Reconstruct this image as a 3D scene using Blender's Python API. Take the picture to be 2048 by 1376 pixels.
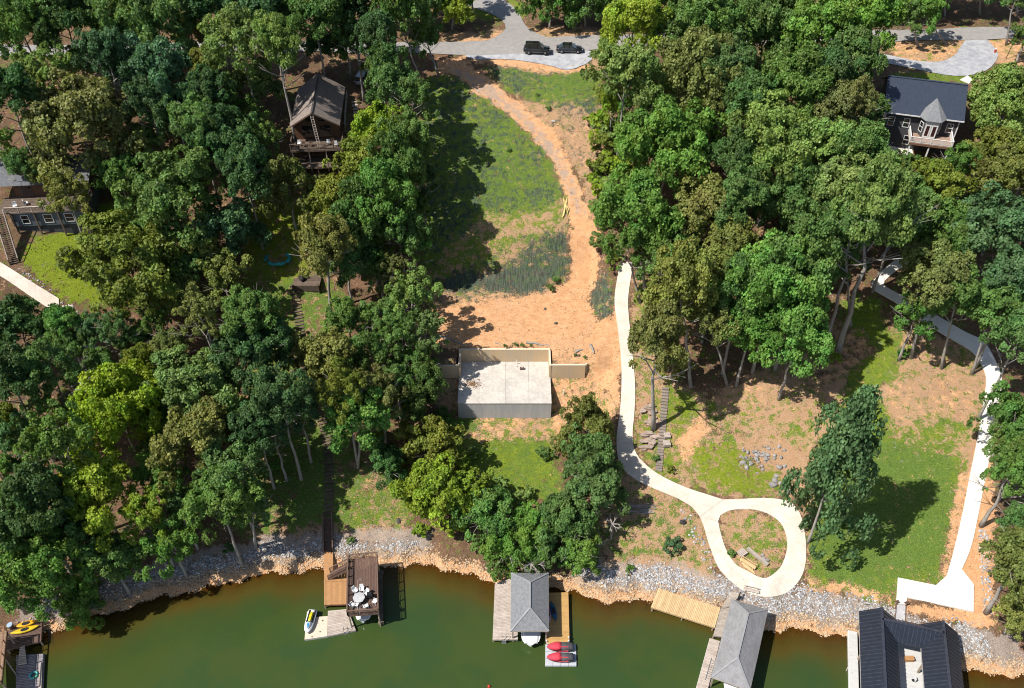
import bpy, math, random
import numpy as np
from mathutils import Vector, Matrix
random.seed(11); rng = np.random.default_rng(11)
R = math.radians
for o in list(bpy.data.objects): bpy.data.objects.remove(o)
scene = bpy.context.scene
col = scene.collection

# ------------------------------------------------------------------ camera, sky, sun, exposure
FPX, CAMZ, PITCH = 1780.0, 105.0, R(43)
SP, CP = math.sin(PITCH), math.cos(PITCH)
cam = bpy.data.cameras.new('camera'); camo = bpy.data.objects.new('camera', cam); col.objects.link(camo)
camo.location = (0, 0, CAMZ); camo.rotation_euler = (R(90) - PITCH, 0, 0)
cam.sensor_width = 36; cam.lens = FPX / 2048 * 36; cam.clip_end = 2000; scene.camera = camo
SUN_EL, SUN_AZ = R(54), math.atan2(0.42, 1.0)
sd = Vector((math.cos(SUN_EL) * math.cos(SUN_AZ), math.cos(SUN_EL) * math.sin(SUN_AZ), -math.sin(SUN_EL)))
sun = bpy.data.lights.new('sun', 'SUN'); sun.energy = 4.6; sun.angle = R(0.5); sun.color = (1.0, 0.955, 0.88)
suno = bpy.data.objects.new('sun', sun); col.objects.link(suno); suno.rotation_euler = sd.to_track_quat('-Z', 'Y').to_euler()
suno.location = (-60, -20, 150)
w = bpy.data.worlds.new('World'); scene.world = w; w.use_nodes = True
wn = w.node_tree; sky = wn.nodes.new('ShaderNodeTexSky'); sky.sky_type = 'NISHITA'; sky.sun_disc = False
sky.sun_elevation = SUN_EL; sky.sun_rotation = math.atan2(-sd.x, -sd.y)
wn.links.new(sky.outputs[0], wn.nodes['Background'].inputs[0]); wn.nodes['Background'].inputs[1].default_value = 0.085
vs_ = scene.view_settings; vs_.view_transform = 'Standard'; vs_.look = 'None'; vs_.gamma = 1; vs_.exposure = 0.62
scene.render.engine = 'CYCLES'
scene.cycles.max_bounces = 4; scene.cycles.diffuse_bounces = 3; scene.cycles.glossy_bounces = 2
scene.cycles.filter_width = 1.05; scene.cycles.transparent_max_bounces = 8; scene.cycles.transmission_bounces = 3

# ------------------------------------------------------------------ terrain
SHX = np.array([-160, -90, -65, -59.4, -50.8, -46.1, -39.8, -34.6, -28.8, -18, -11.9, -7.7, -2.3, 5.1, 10.3, 14.2, 18.9, 27.2, 33.2, 37.1, 43.3, 54.8, 58, 63.3, 90, 160.])
SHY = np.array([30, 48, 56.6, 58.5, 61.9, 63.7, 65.1, 66.8, 67.5, 68.3, 68.5, 67.5, 65.6, 65.4, 63.3, 62.6, 63.3, 61.1, 58.5, 58.9, 57.8, 53.6, 52.9, 52.6, 50, 40.])
PU = np.array([-60, -16, -4, 0, 5, 24.5, 34, 44, 54, 69, 91, 97, 112, 140, 220, 420.])
PZ = np.array([-7, -5, -1.5, 0, 1.9, 5.3, 10.2, 12.6, 18, 25, 32, 32.5, 33.2, 36, 44, 60.])
def sstep(a): a = np.clip(a, 0, 1); return a * a * (3 - 2 * a)
_sx = np.arange(-170, 170.1, .5); _sy = np.interp(_sx, SHX, SHY)
def _gs(a, sg): k = np.exp(-.5 * (np.arange(-60, 61) * .5 / sg) ** 2); k /= k.sum(); return np.convolve(np.pad(a, 60, 'edge'), k, 'valid')
_s1 = _gs(_sy, 1.2) ; _s2 = _gs(_sy, 9.0)
_pu = np.arange(-60, 420.1, .5); _pz = np.interp(_pu, PU, PZ); _pz = np.where(_pu > 2.5, _gs(_pz, 2.0), _pz)
def shore(x): x = np.asarray(x, float); return np.interp(x, _sx, _s1) + .28 * np.sin(x * .9) + .2 * np.sin(x * 2.3 + 1)
def T(x, y):
    x = np.asarray(x, float); y = np.asarray(y, float)
    s_ = shore(x); u = y - s_; k_ = sstep((u - 2) / 16); u = y - (s_ * (1 - k_) + np.interp(x, _sx, _s2) * k_)
    z = np.interp(u, _pu, _pz)
    z = z + np.where(u > 4, 0.18 * np.sin(x * .33 + 1) * np.sin(y * .29) * np.clip((u - 4) / 6, 0, 1), 0)
    z = z + 3.0 * np.exp(-((x + 32) ** 2 + (y - 136) ** 2) / 160.)
    wx = sstep(np.minimum((x + 17) / 3, (15.5 - x) / 3)); wy = sstep((y - 82) / 6) * sstep((120 - y) / 9)
    inside = (x > -8.3) & (x < 6.1)
    front = np.interp(y, [82, 90.9, 96.4, 100.2], [3.6, 4.9, 8.0, 8.7])
    front = np.where(inside & (y > 91.0), np.minimum(front, 7.3), front)
    back = 10.75 + (y - 96) * .1
    alt = np.where(y < np.where(inside, 100.0, 96.55), front, back)
    w_ = wx * wy
    return z * (1 - w_) + alt * w_
def on_plane(px, py, z):
    a = (px - 1024) / FPX; t = (py - 688) / FPX; Z = (CAMZ - z) / (SP + t * CP)
    return Vector((a * Z, (CP - t * SP) * Z, z))
def at_y(px, py, Y):
    a = (px - 1024) / FPX; t = (py - 688) / FPX; Z = Y / (CP - t * SP)
    return Vector((a * Z, Y, CAMZ - (SP + t * CP) * Z))
_Z = np.arange(70, 330, 0.5)
def ground(px, py, dz=0.0):
    a = (px - 1024) / FPX; t = (py - 688) / FPX
    x = a * _Z; y = (CP - t * SP) * _Z; z = CAMZ - (SP + t * CP) * _Z
    d = z - T(x, y) - dz
    i = int(np.argmax(d < 0)); i = max(i, 1)
    k = d[i - 1] / (d[i - 1] - d[i] + 1e-9); Z = _Z[i - 1] + k * 0.5
    X, Y = a * Z, (CP - t * SP) * Z
    return Vector((X, Y, float(T(X, Y))))
def pscale(p): return FPX / (CP * p[1] + SP * (CAMZ - p[2]))     # pixels per metre there

# ------------------------------------------------------------------ materials
def new_mat(name):
    m = bpy.data.materials.new(name); m.use_nodes = True; nt = m.node_tree; nt.nodes.clear(); return m, nt
def N(nt, t, **kw):
    n = nt.nodes.new(t)
    for k, v in kw.items(): setattr(n, k, v)
    return n
def noise(nt, scale, detail=3, rough=.6, vec=None):
    n = N(nt, 'ShaderNodeTexNoise'); n.inputs['Scale'].default_value = scale; n.inputs['Detail'].default_value = detail
    n.inputs['Roughness'].default_value = rough
    if vec is not None: nt.links.new(vec, n.inputs['Vector'])
    return n.outputs['Fac']
def mixc(nt, fac, a, b, blend='MIX'):
    n = N(nt, 'ShaderNodeMix', data_type='RGBA', blend_type=blend)
    for s, v in ((0, fac), (6, a), (7, b)):
        if isinstance(v, (int, float)): n.inputs[s].default_value = v
        elif isinstance(v, tuple): n.inputs[s].default_value = (*v[:3], 1)
        else: nt.links.new(v, n.inputs[s])
    return n.outputs[2]
def math_(nt, op, a, b=None, c=None):
    n = N(nt, 'ShaderNodeMath', operation=op)
    for i, v in enumerate((a, b, c)):
        if v is None: continue
        if isinstance(v, (int, float)): n.inputs[i].default_value = v
        else: nt.links.new(v, n.inputs[i])
    return n.outputs[0]
def ramp01(nt, v, lo, hi):
    n = N(nt, 'ShaderNodeMapRange', interpolation_type='SMOOTHSTEP'); nt.links.new(v, n.inputs[0])
    n.inputs[1].default_value = lo; n.inputs[2].default_value = hi; return n.outputs[0]
MATS = {}
def mat(name, c, c2=None, rough=.75, scale=2.0, fine=14.0, bump=.0, metal=0, spec=.3, objvar=0.0, stretch=None, coat=0):
    if name in MATS: return MATS[name]
    m, nt = new_mat(name); c2 = c2 or tuple(v * .7 for v in c); c = tuple(v * .80 for v in c); c2 = tuple(v * .80 for v in c2)
    geo = N(nt, 'ShaderNodeNewGeometry'); vec = geo.outputs['Position']
    if stretch:
        mp = N(nt, 'ShaderNodeMapping'); mp.inputs['Scale'].default_value = stretch; nt.links.new(vec, mp.inputs[0]); vec = mp.outputs[0]
    f = math_(nt, 'ADD', math_(nt, 'MULTIPLY', noise(nt, scale, 4, .65, vec), .6), math_(nt, 'MULTIPLY', noise(nt, fine, 2, .6, vec), .4))
    cc = mixc(nt, ramp01(nt, f, .36, .64), c, c2)
    if objvar:
        oi = N(nt, 'ShaderNodeObjectInfo')
        v = math_(nt, 'MULTIPLY_ADD', oi.outputs['Random'], 2 * objvar, 1 - objvar)
        cx = N(nt, 'ShaderNodeCombineColor')
        for i in range(3): nt.links.new(v, cx.inputs[i])
        cc = mixc(nt, 1.0, cc, cx.outputs[0], 'MULTIPLY')
    p = N(nt, 'ShaderNodeBsdfPrincipled'); nt.links.new(cc, p.inputs['Base Color'])
    p.inputs['Roughness'].default_value = rough; p.inputs['Metallic'].default_value = metal; p.inputs['Specular IOR Level'].default_value = spec
    if coat: p.inputs['Coat Weight'].default_value = coat
    if bump:
        b = N(nt, 'ShaderNodeBump'); b.inputs['Strength'].default_value = bump; b.inputs['Distance'].default_value = .05
        nt.links.new(f, b.inputs['Height']); nt.links.new(b.outputs[0], p.inputs['Normal'])
    o = N(nt, 'ShaderNodeOutputMaterial'); nt.links.new(p.outputs[0], o.inputs[0]); MATS[name] = m; return m

# ------------------------------------------------------------------ mesh helpers
WL = {}
def tag(o, label=None, cat=None, group=None, kind=None):
    if label: o['label'] = label
    if cat: o['category'] = cat
    if group: o['group'] = group
    if kind: o['kind'] = kind
    return o
def thing(name, label, cat, loc, group=None, kind=None):
    o = bpy.data.objects.new(name, None); col.objects.link(o); o.location = loc; o.empty_display_size = .2
    WL[o.name] = Vector(loc); return tag(o, label, cat, group, kind)
class MB:
    def __init__(s, xf=None): s.v = []; s.f = []; s.xf = xf
    def add(s, vs, fs):
        o = len(s.v)
        s.v += [tuple(s.xf @ Vector(v)) if s.xf else tuple(v) for v in vs]
        s.f += [tuple(i + o for i in f) for f in fs]; return s
    def bx(s, x0, x1, y0, y1, z0, z1):
        return s.add([(x0, y0, z0), (x1, y0, z0), (x1, y1, z0), (x0, y1, z0), (x0, y0, z1), (x1, y0, z1), (x1, y1, z1), (x0, y1, z1)],
                     [(0, 3, 2, 1), (4, 5, 6, 7), (0, 1, 5, 4), (1, 2, 6, 5), (2, 3, 7, 6), (3, 0, 4, 7)])
    def slab(s, top, th):
        n = len(top); top = [Vector(p) for p in top]; bot = [p - Vector((0, 0, th)) for p in top]
        a = sum((top[i].x * top[(i + 1) % n].y - top[(i + 1) % n].x * top[i].y) for i in range(n))
        if a < 0: top.reverse(); bot.reverse()
        fs = [tuple(range(n)), tuple(reversed(range(n, 2 * n)))] + [(i + n, (i + 1) % n + n, (i + 1) % n, i) for i in range(n)]
        return s.add(top + bot, fs)
    def beam(s, a, b, w=.1, h=.1, up=(0, 0, 1)):
        a = Vector(a); b = Vector(b); d = (b - a).normalized(); up = Vector(up)
        if abs(d.dot(up)) > .98: up = Vector((0, 1, 0))
        x = d.cross(up).normalized(); y = x.cross(d).normalized(); vs = []
        for p in (a, b):
            for sx, sy in ((-1, -1), (1, -1), (1, 1), (-1, 1)): vs.append(p + x * sx * w / 2 + y * sy * h / 2)
        return s.add(vs, [(3, 2, 1, 0), (4, 5, 6, 7), (0, 1, 5, 4), (1, 2, 6, 5), (2, 3, 7, 6), (3, 0, 4, 7)])
    def tube(s, pts, rad, n=6):
        pts = [Vector(p) for p in pts]; vs = []; fs = []
        if not hasattr(rad, '__len__'): rad = [rad] * len(pts)
        for i, p in enumerate(pts):
            d = (pts[min(i + 1, len(pts) - 1)] - pts[max(i - 1, 0)]).normalized()
            r = Vector((1, 0, 0)) if abs(d.x) < .8 else Vector((0, 1, 0))
            x = d.cross(r).normalized(); y = d.cross(x)
            for k in range(n):
                a = 2 * math.pi * k / n; vs.append(p + (x * math.cos(a) + y * math.sin(a)) * rad[i])
        for i in range(len(pts) - 1):
            for k in range(n): fs.append((i * n + k, i * n + (k + 1) % n, (i + 1) * n + (k + 1) % n, (i + 1) * n + k))
        fs.append(tuple(reversed(range(n)))); fs.append(tuple(range((len(pts) - 1) * n, len(pts) * n)))
        return s.add(vs, fs)
    def loft(s, rings, cap=True):
        n = len(rings[0]); vs = [p for r in rings for p in r]; fs = []
        for i in range(len(rings) - 1):
            for k in range(n): fs.append((i * n + k, i * n + (k + 1) % n, (i + 1) * n + (k + 1) % n, (i + 1) * n + k))
        if cap: fs.append(tuple(reversed(range(n)))); fs.append(tuple(range((len(rings) - 1) * n, len(rings) * n)))
        return s.add(vs, fs)
    def rock(s, c, r, sq=.7, seed=None):
        c = Vector(c); t = (1 + 5 ** .5) / 2
        vs = [(-1, t, 0), (1, t, 0), (-1, -t, 0), (1, -t, 0), (0, -1, t), (0, 1, t), (0, -1, -t), (0, 1, -t), (t, 0, -1), (t, 0, 1), (-t, 0, -1), (-t, 0, 1)]
        fs = [(0, 11, 5), (0, 5, 1), (0, 1, 7), (0, 7, 10), (0, 10, 11), (1, 5, 9), (5, 11, 4), (11, 10, 2), (10, 7, 6), (7, 1, 8), (3, 9, 4), (3, 4, 2), (3, 2, 6), (3, 6, 8), (3, 8, 9), (4, 9, 5), (2, 4, 11), (6, 2, 10), (8, 6, 7), (9, 8, 1)]
        rot = Matrix.Rotation(random.uniform(0, 6.28), 3, 'Z') @ Matrix.Rotation(random.uniform(0, 6.28), 3, 'X')
        sc = Vector((random.uniform(.7, 1.3), random.uniform(.7, 1.2), random.uniform(.5, .9)))
        out = []
        for v in vs:
            q = rot @ (Vector(v).normalized() * random.uniform(.75, 1.15)); q = Vector((q.x * sc.x, q.y * sc.y, q.z * sq * sc.z * 1.3)); out.append(c + q * r)
        return s.add(out, fs)
    def build(s, name, m, parent=None, smooth=False, kind=None):
        V = [Vector(v) for v in s.v]
        lo = Vector((min(v[i] for v in V) for i in range(3))); hi = Vector((max(v[i] for v in V) for i in range(3)))
        c = Vector(((lo.x + hi.x) / 2, (lo.y + hi.y) / 2, lo.z))
        me = bpy.data.meshes.new(name); me.from_pydata([tuple(v - c) for v in V], [], s.f); me.materials.append(m); me.update()
        if smooth:
            for p in me.polygons: p.use_smooth = True
        o = bpy.data.objects.new(name, me); col.objects.link(o)
        WL[o.name] = c
        if parent is not None: o.parent = parent; o.location = c - WL[parent.name]
        else: o.location = c
        if kind: o['kind'] = kind
        return o
def np_mesh(name, V, faces4, m, attrs=None, tris=False):
    me = bpy.data.meshes.new(name); V = np.ascontiguousarray(V, dtype=np.float32); Fc = np.ascontiguousarray(faces4, dtype=np.int32)
    k = Fc.shape[1]
    me.vertices.add(len(V)); me.vertices.foreach_set('co', V.ravel())
    me.loops.add(Fc.size); me.loops.foreach_set('vertex_index', Fc.ravel())
    me.polygons.add(len(Fc)); me.polygons.foreach_set('loop_start', np.arange(0, Fc.size, k, dtype=np.int32))
    me.polygons.foreach_set('loop_total', np.full(len(Fc), k, dtype=np.int32)) if False else None
    for an, (typ, data) in (attrs or {}).items():
        a = me.attributes.new(an, typ, 'POINT')
        a.data.foreach_set('color' if typ == 'FLOAT_COLOR' else 'value', np.ascontiguousarray(data, dtype=np.float32).ravel())
    me.materials.append(m); me.update(calc_edges=True); me.validate(); return me
def lerp(a, b, t): return Vector(a) + (Vector(b) - Vector(a)) * t
def cat(points, sub=6, closed=False):
    P = [Vector(p) for p in points]; n = len(P); out = []
    for i in range(n if closed else n - 1):
        p0 = P[(i - 1) % n] if closed or i > 0 else P[0]; p1 = P[i]; p2 = P[(i + 1) % n]; p3 = P[(i + 2) % n] if closed or i + 2 < n else P[-1]
        for k in range(sub):
            t = k / sub
            out.append(.5 * ((2 * p1) + (p2 - p0) * t + (2 * p0 - 5 * p1 + 4 * p2 - p3) * t * t + (-p0 + 3 * p1 - 3 * p2 + p3) * t ** 3))
    if not closed: out.append(P[-1])
    return out
def resample(P, step):
    P = [Vector(p) for p in P]; L = [0]
    for a, b in zip(P, P[1:]): L.append(L[-1] + (b - a).length)
    n = max(1, round(L[-1] / step)); out = []; j = 0
    for i in range(n + 1):
        s_ = L[-1] * i / n
        while j < len(P) - 2 and L[j + 1] < s_: j += 1
        out.append(lerp(P[j], P[j + 1], (s_ - L[j]) / max(1e-6, L[j + 1] - L[j])))
    return out
def planks(parent, A, B, C, D, wd, m, th=.05, gap=.02, name='plank'):
    """boards that run A->B and are laid side by side from A to D (B to C); A..D are top corners"""
    n = max(1, round(((Vector(D) - Vector(A)).length + (Vector(C) - Vector(B)).length) / 2 / wd))
    g = gap / wd / n
    for i in range(n):
        t0, t1 = i / n + g / 2, (i + 1) / n - g / 2
        dz = Vector((0, 0, random.uniform(-.006, .006)))
        MB().slab([lerp(A, D, t0) + dz, lerp(B, C, t0) + dz, lerp(B, C, t1) + dz, lerp(A, D, t1) + dz], th).build(name, m, parent)
def inset_ring(pts, z0, parent, m, name='post', rad=.11, zb=-2.5):
    for p in pts: MB().tube([(p[0], p[1], zb), (p[0], p[1], z0)], rad, 7).build(name, m, parent)
def railing(parent, pts, m, h=1.0, closed=False, post=1.8, bal=.16, bm=None):
    pts = [Vector(p) for p in pts]; bal_mb = MB()
    for a, b in zip(pts, pts[1:]):
        L = (b - a).length; n = max(1, round(L / post)); up = Vector((0, 0, h))
        for i in range(n + 1):
            p = lerp(a, b, i / n)
            if i == 0 and a is not pts[0]: continue
            MB().beam(p, p + up, .11, .11).build('rail_post', m, parent)
        MB().beam(a + up + Vector((0, 0, .03)), b + up + Vector((0, 0, .03)), .15, .06).build('top_rail', m, parent)
        MB().beam(a + Vector((0, 0, .14)), b + Vector((0, 0, .14)), .05, .08).build('bottom_rail', m, parent)
        if bal:
            k = int(L / bal)
            for i in range(1, k):
                p = lerp(a, b, i / k); bal_mb.beam(p + Vector((0, 0, .14)), p + up, .045, .045)
    if bal and bal_mb.v: bal_mb.build('balusters', bm or m, parent, kind='stuff')
def ribs(roof, poly, down, spacing, m, w_=.06, h=.05, name='rib'):
    poly = [Vector(p) for p in poly]; e1 = Vector(down).normalized(); nrm = (poly[1] - poly[0]).cross(poly[2] - poly[0]).normalized()
    if nrm.z < 0: nrm = -nrm
    e1 = (e1 - nrm * e1.dot(nrm)).normalized(); e2 = nrm.cross(e1); o = poly[0]
    q = [((p - o).dot(e1), (p - o).dot(e2)) for p in poly]; lo = min(b for a, b in q); hi = max(b for a, b in q)
    s_ = lo + spacing / 2
    while s_ < hi:
        xs = []
        for (a0, b0), (a1, b1) in zip(q, q[1:] + q[:1]):
            if (b0 - s_) * (b1 - s_) < 0: xs.append(a0 + (a1 - a0) * (s_ - b0) / (b1 - b0))
        xs.sort()
        for a, b in zip(xs[::2], xs[1::2]):
            if b - a > .15: MB().beam(o + e1 * (a + .02) + e2 * s_ + nrm * h * .45, o + e1 * (b - .02) + e2 * s_ + nrm * h * .45, w_, h, nrm).build(name, m, roof)
        s_ += spacing
def frame(origin, ang): return Matrix.Translation(Vector(origin)) @ Matrix.Rotation(ang, 4, 'Z')

# ------------------------------------------------------------------ ground sheet
def axis(lo, a, b, hi, step):
    d = np.arange(a, b + step / 2, step)
    l = a - np.geomspace(1, a - lo, 22)[::-1] ; h = b + np.geomspace(1, hi - b, 22)
    return np.concatenate([l, d, h])
gx = axis(-420, -100, 102, 420, .33); gy = axis(-120, 44, 186, 520, .33)
GX, GY = np.meshgrid(gx, gy)
def vnoise(x, y, s, seed):
    r = np.random.default_rng(seed); g = r.random((64, 64)); xi = x / s; yi = y / s
    i = np.floor(xi).astype(int); j = np.floor(yi).astype(int); fx = sstep(xi - i); fy = sstep(yi - j)
    a = g[i % 64, j % 64]; b = g[(i + 1) % 64, j % 64]; c = g[i % 64, (j + 1) % 64]; d = g[(i + 1) % 64, (j + 1) % 64]
    return (a * (1 - fx) + b * fx) * (1 - fy) + (c * (1 - fx) + d * fx) * fy
GZ = T(GX, GY)
U = GY - shore(GX)
PXZ = CP * GY + SP * (CAMZ - GZ); PX = 1024 + FPX * GX / PXZ; PY = 688 + FPX * (-SP * GY + CP * (CAMZ - GZ)) / PXZ
wob = 9
PXw = PX + wob * (vnoise(GX, GY, 2.2, 1) - .5) + wob * (vnoise(GX, GY, .8, 2) - .5); PYw = PY + wob * (vnoise(GX, GY, 2.2, 3) - .5) + wob * .8 * (vnoise(GX, GY, .8, 4) - .5)
CH = {c: np.zeros_like(GX) for c in ('grass', 'dirt', 'straw', 'net', 'gravel', 'lush')}
def inpoly(poly, X, Y):
    m = np.zeros(X.shape, bool); n = len(poly)
    for i in range(n):
        x0, y0 = poly[i]; x1, y1 = poly[(i + 1) % n]
        if y0 == y1: continue
        c = (y0 > Y) != (y1 > Y)
        m ^= c & (X < (x1 - x0) * (Y - y0) / (y1 - y0) + x0)
    return m
def zone(poly, **wts):
    m = inpoly(poly, PXw, PYw) & (GY > 40) & (GY < 190)
    for c in CH:
        if c in wts: CH[c][m] = wts[c]
        elif c != 'lush' and not wts.get('keep'): CH[c][m] = 0
CH['straw'][:] = .12; CH['grass'][:] = .22
CH['lush'][:] = .4
# lake yard on the left of the foundation and below
zone([(480, 560), (640, 520), (700, 600), (700, 900), (800, 900), (830, 1010), (815, 1075), (690, 1095), (560, 1090), (440, 1060), (500, 880)], grass=.62, straw=.45, lush=.35)
zone([(680, 985), (800, 960), (830, 1030), (800, 1070), (700, 1085)], grass=.62, straw=.7, lush=.45)
zone([(560, 880), (655, 860), (655, 1040), (560, 1050)], grass=.72, straw=.2, lush=.15)
zone([(40, 490), (110, 470), (180, 410), (270, 405), (270, 470), (230, 600), (120, 600), (40, 520)], grass=.95, lush=.8)
zone([(490, 400), (620, 400), (620, 560), (490, 560)], grass=.7, straw=.6, lush=.7)
# clearing
zone([(850, 150), (930, 150), (1000, 205), (1100, 300), (1140, 400), (1140, 480), (1060, 480), (960, 540), (850, 560), (835, 350)], grass=.82, straw=.45, lush=.45, net=.44)
zone([(880, 260), (1000, 250), (1040, 330), (1000, 420), (900, 400)], grass=.9, straw=.35, lush=.35, net=.38)
zone([(960, 430), (1060, 430), (1130, 400), (1140, 470), (1060, 480), (960, 520), (880, 560), (850, 555)], grass=.5, straw=.95, lush=.5)
zone([(955, 118), (1200, 128), (1205, 225), (1130, 235), (1060, 205), (990, 165)], grass=.72, straw=.5, lush=.45, net=.5)
zone([(1060, 140), (1190, 140), (1190, 190), (1100, 195)], grass=.85, straw=.45, lush=.35, net=.25)
zone([(1010, 190), (1080, 210), (1195, 215), (1205, 450), (1190, 450), (1160, 350), (1100, 265)], straw=.95, grass=.25, net=.25, dirt=.25)
# net bank above the dirt pad
zone([(850, 575), (960, 545), (1040, 480), (1125, 455), (1142, 520), (1135, 560), (1090, 588), (960, 592), (860, 615)], net=.66, grass=.55, straw=.55, lush=.3)
zone([(965, 545), (1090, 540), (1092, 582), (965, 586)], net=.9, grass=.3, straw=.4)
zone([(860, 560), (950, 545), (960, 590), (860, 610)], net=.85, grass=.4)
zone([(950, 545), (1045, 488), (1052, 496), (955, 553)], straw=1, grass=.1)
zone([(850, 575), (1090, 585), (1140, 555), (1150, 590), (1000, 612), (860, 640)], straw=.75, net=.25, grass=.35, dirt=.42)
# red clay drive and pad
zone([(872, 112), (930, 118), (965, 150), (1040, 208), (1110, 270), (1165, 372), (1195, 470), (1200, 560), (1245, 625), (1243, 700), (1243, 800), (1222, 800), (1200, 762), (1180, 730), (1105, 720), (1100, 700), (920, 700), (862, 690), (866, 625), (960, 603), (1095, 590), (1140, 560), (1142, 450), (1135, 400), (1100, 315), (1030, 228), (950, 172), (880, 140)], dirt=1)
zone([(895, 138), (935, 140), (1050, 222), (1110, 290), (1160, 380), (1172, 430), (1155, 430), (1130, 370), (1090, 300), (1020, 228), (930, 168)], gravel=.62, dirt=1)
zone([(1180, 590), (1200, 545), (1222, 560), (1225, 630), (1195, 640)], net=.75, straw=.5, grass=.4)
zone([(1100, 735), (1175, 735), (1235, 800), (1225, 900), (1120, 900), (1104, 840)], straw=.8, grass=.5, dirt=.5, lush=.4)
zone([(862, 745), (920, 745), (918, 835), (870, 830)], straw=.85, grass=.3, dirt=.3)
zone([(1120, 690), (1195, 690), (1195, 730), (1105, 725)], dirt=.7, straw=.9, grass=.2)
zone([(870, 832), (1110, 836), (1110, 905), (980, 915), (870, 880)], straw=.9, grass=.5, dirt=.42, lush=.5)
zone([(870, 820), (960, 835), (950, 860), (870, 870)], grass=.9, lush=.3)
zone([(920, 885), (1100, 880), (1120, 1000), (1020, 1010), (920, 960)], grass=.93, straw=.3, lush=.5)
zone([(1200, 940), (1250, 940), (1370, 1000), (1400, 1040), (1430, 1130), (1450, 1180), (1320, 1180), (1200, 1140), (1150, 1100)], straw=.8, grass=.42, lush=.4)
# strip between the concrete drive and the woods
zone([(1262, 560), (1300, 560), (1330, 760), (1420, 800), (1480, 870), (1600, 860), (1620, 990), (1480, 1000), (1300, 950), (1268, 890)], straw=.72, grass=.45, lush=.5)
zone([(1330, 780), (1380, 780), (1400, 880), (1340, 960), (1325, 930)], grass=.6, straw=.7, lush=.6)
zone([(1390, 900), (1480, 890), (1560, 960), (1500, 990), (1400, 960)], grass=.72, straw=.6, lush=.85)
zone([(1355, 870), (1410, 820), (1420, 860), (1370, 930), (1352, 920)], dirt=.75, straw=.6, grass=.2)
zone([(1480, 870), (1620, 860), (1610, 985), (1570, 985), (1550, 930), (1480, 905)], straw=1, grass=.12)
zone([(1440, 1030), (1500, 1018), (1560, 1040), (1575, 1080), (1560, 1140), (1530, 1160), (1480, 1140), (1440, 1070)], straw=.85, grass=.48, lush=.5)
# lawn on the right
zone([(1590, 690), (1720, 640), (1960, 690), (1985, 760), (1960, 860), (1930, 1010), (1898, 1170), (1795, 1175), (1790, 1205), (1610, 1180), (1610, 1090), (1600, 900), (1500, 870), (1420, 800)], straw=.9, grass=.35, lush=.5, dirt=.12)
zone([(1690, 600), (1750, 590), (1800, 700), (1800, 820), (1780, 870), (1700, 870), (1690, 760)], grass=.92, straw=.3, lush=.55)
zone([(1640, 880), (1700, 840), (1780, 860), (1925, 850), (1925, 960), (1895, 1090), (1882, 1160), (1792, 1165), (1790, 1200), (1625, 1165), (1618, 1095), (1640, 990)], grass=.93, straw=.35, lush=.45)
zone([(1740, 770), (1950, 740), (1950, 840), (1850, 870), (1780, 850)], straw=1, grass=.28, dirt=.3, lush=.4)
zone([(1760, 850), (1900, 830), (1930, 860), (1920, 920), (1780, 900)], straw=.9, grass=.62, lush=.5)
zone([(1780, 880), (1900, 920), (1890, 1120), (1660, 1170), (1650, 1100), (1720, 960)], grass=1.0, straw=.2, lush=.3)
zone([(1905, 1000), (1925, 940), (1935, 940), (1900, 1150), (1885, 1160)], straw=.8, dirt=.8)
zone([(1610, 1150), (1760, 1180), (1795, 1205), (1790, 1215), (1620, 1178)], straw=.7, dirt=.6, grass=.5)
zone([(1950, 900), (1985, 900), (1990, 1250), (1945, 1250), (1800, 1225), (1800, 1205), (1945, 1225), (1945, 1160), (1910, 1140)], dirt=.95, straw=.5)
zone([(1620, 800), (1760, 700), (1680, 640), (1600, 640)], straw=.5, dirt=.35, grass=.25)
# by the road
zone([(880, 66), (1010, 60), (1020, 84), (880, 88)], straw=1, dirt=.45, grass=.3)
zone([(1045, 55), (1220, 55), (1220, 74), (1075, 78)], straw=.8, dirt=.4, grass=.3)
zone([(930, 0), (1050, 0), (1050, 40), (930, 40)], grass=.8, straw=.5, lush=.6)
zone([(1180, 100), (1225, 95), (1225, 140), (1190, 140)], straw=.95, dirt=.3, grass=.25)
zone([(920, 104), (960, 104), (1180, 130), (1195, 142), (1080, 142), (945, 124)], dirt=.8, straw=.6)
zone([(1770, 70), (1990, 60), (2048, 80), (2048, 130), (1980, 130), (1790, 120)], straw=.9, dirt=.5, grass=.35, lush=.6)
zone([(1780, 145), (1940, 145), (1940, 165), (1780, 165)], grass=.85, lush=.5, straw=.3)
zone([(1840, 380), (1930, 380), (1920, 470), (1830, 470)], dirt=.8, straw=.5)
# bank and lake bed
bk = (U < 1.2); CH['dirt'][bk] = .9; CH['grass'][bk] = 0; CH['net'][bk] = 0; CH['straw'][bk] = .3
rr = (U > 1.0) & (U < 5.0) & (np.abs(GX) < 64) & ~((GX > -11) & (GX < 8)); CH['gravel'][rr] = .8; CH['grass'][rr] = .1
def blur(a):
    b = a.copy(); b[1:-1] = (a[:-2] + 2 * a[1:-1] + a[2:]) / 4; c = b.copy(); c[:, 1:-1] = (b[:, :-2] + 2 * b[:, 1:-1] + b[:, 2:]) / 4; return c
for c in CH:
    for _ in range(3 if c in ('dirt', 'gravel') else 9): CH[c] = blur(CH[c])
rough_ = (vnoise(GX, GY, 1.1, 7) - .5) * .09 + (vnoise(GX, GY, .5, 8) - .5) * .05
GZ2 = GZ + rough_ * np.where((U > -1) & (GY < 190), 1, 0)
ny, nx = GX.shape
V = np.stack([GX, GY, GZ2], -1).reshape(-1, 3)
idx = np.arange(nx * ny).reshape(ny, nx)
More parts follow.
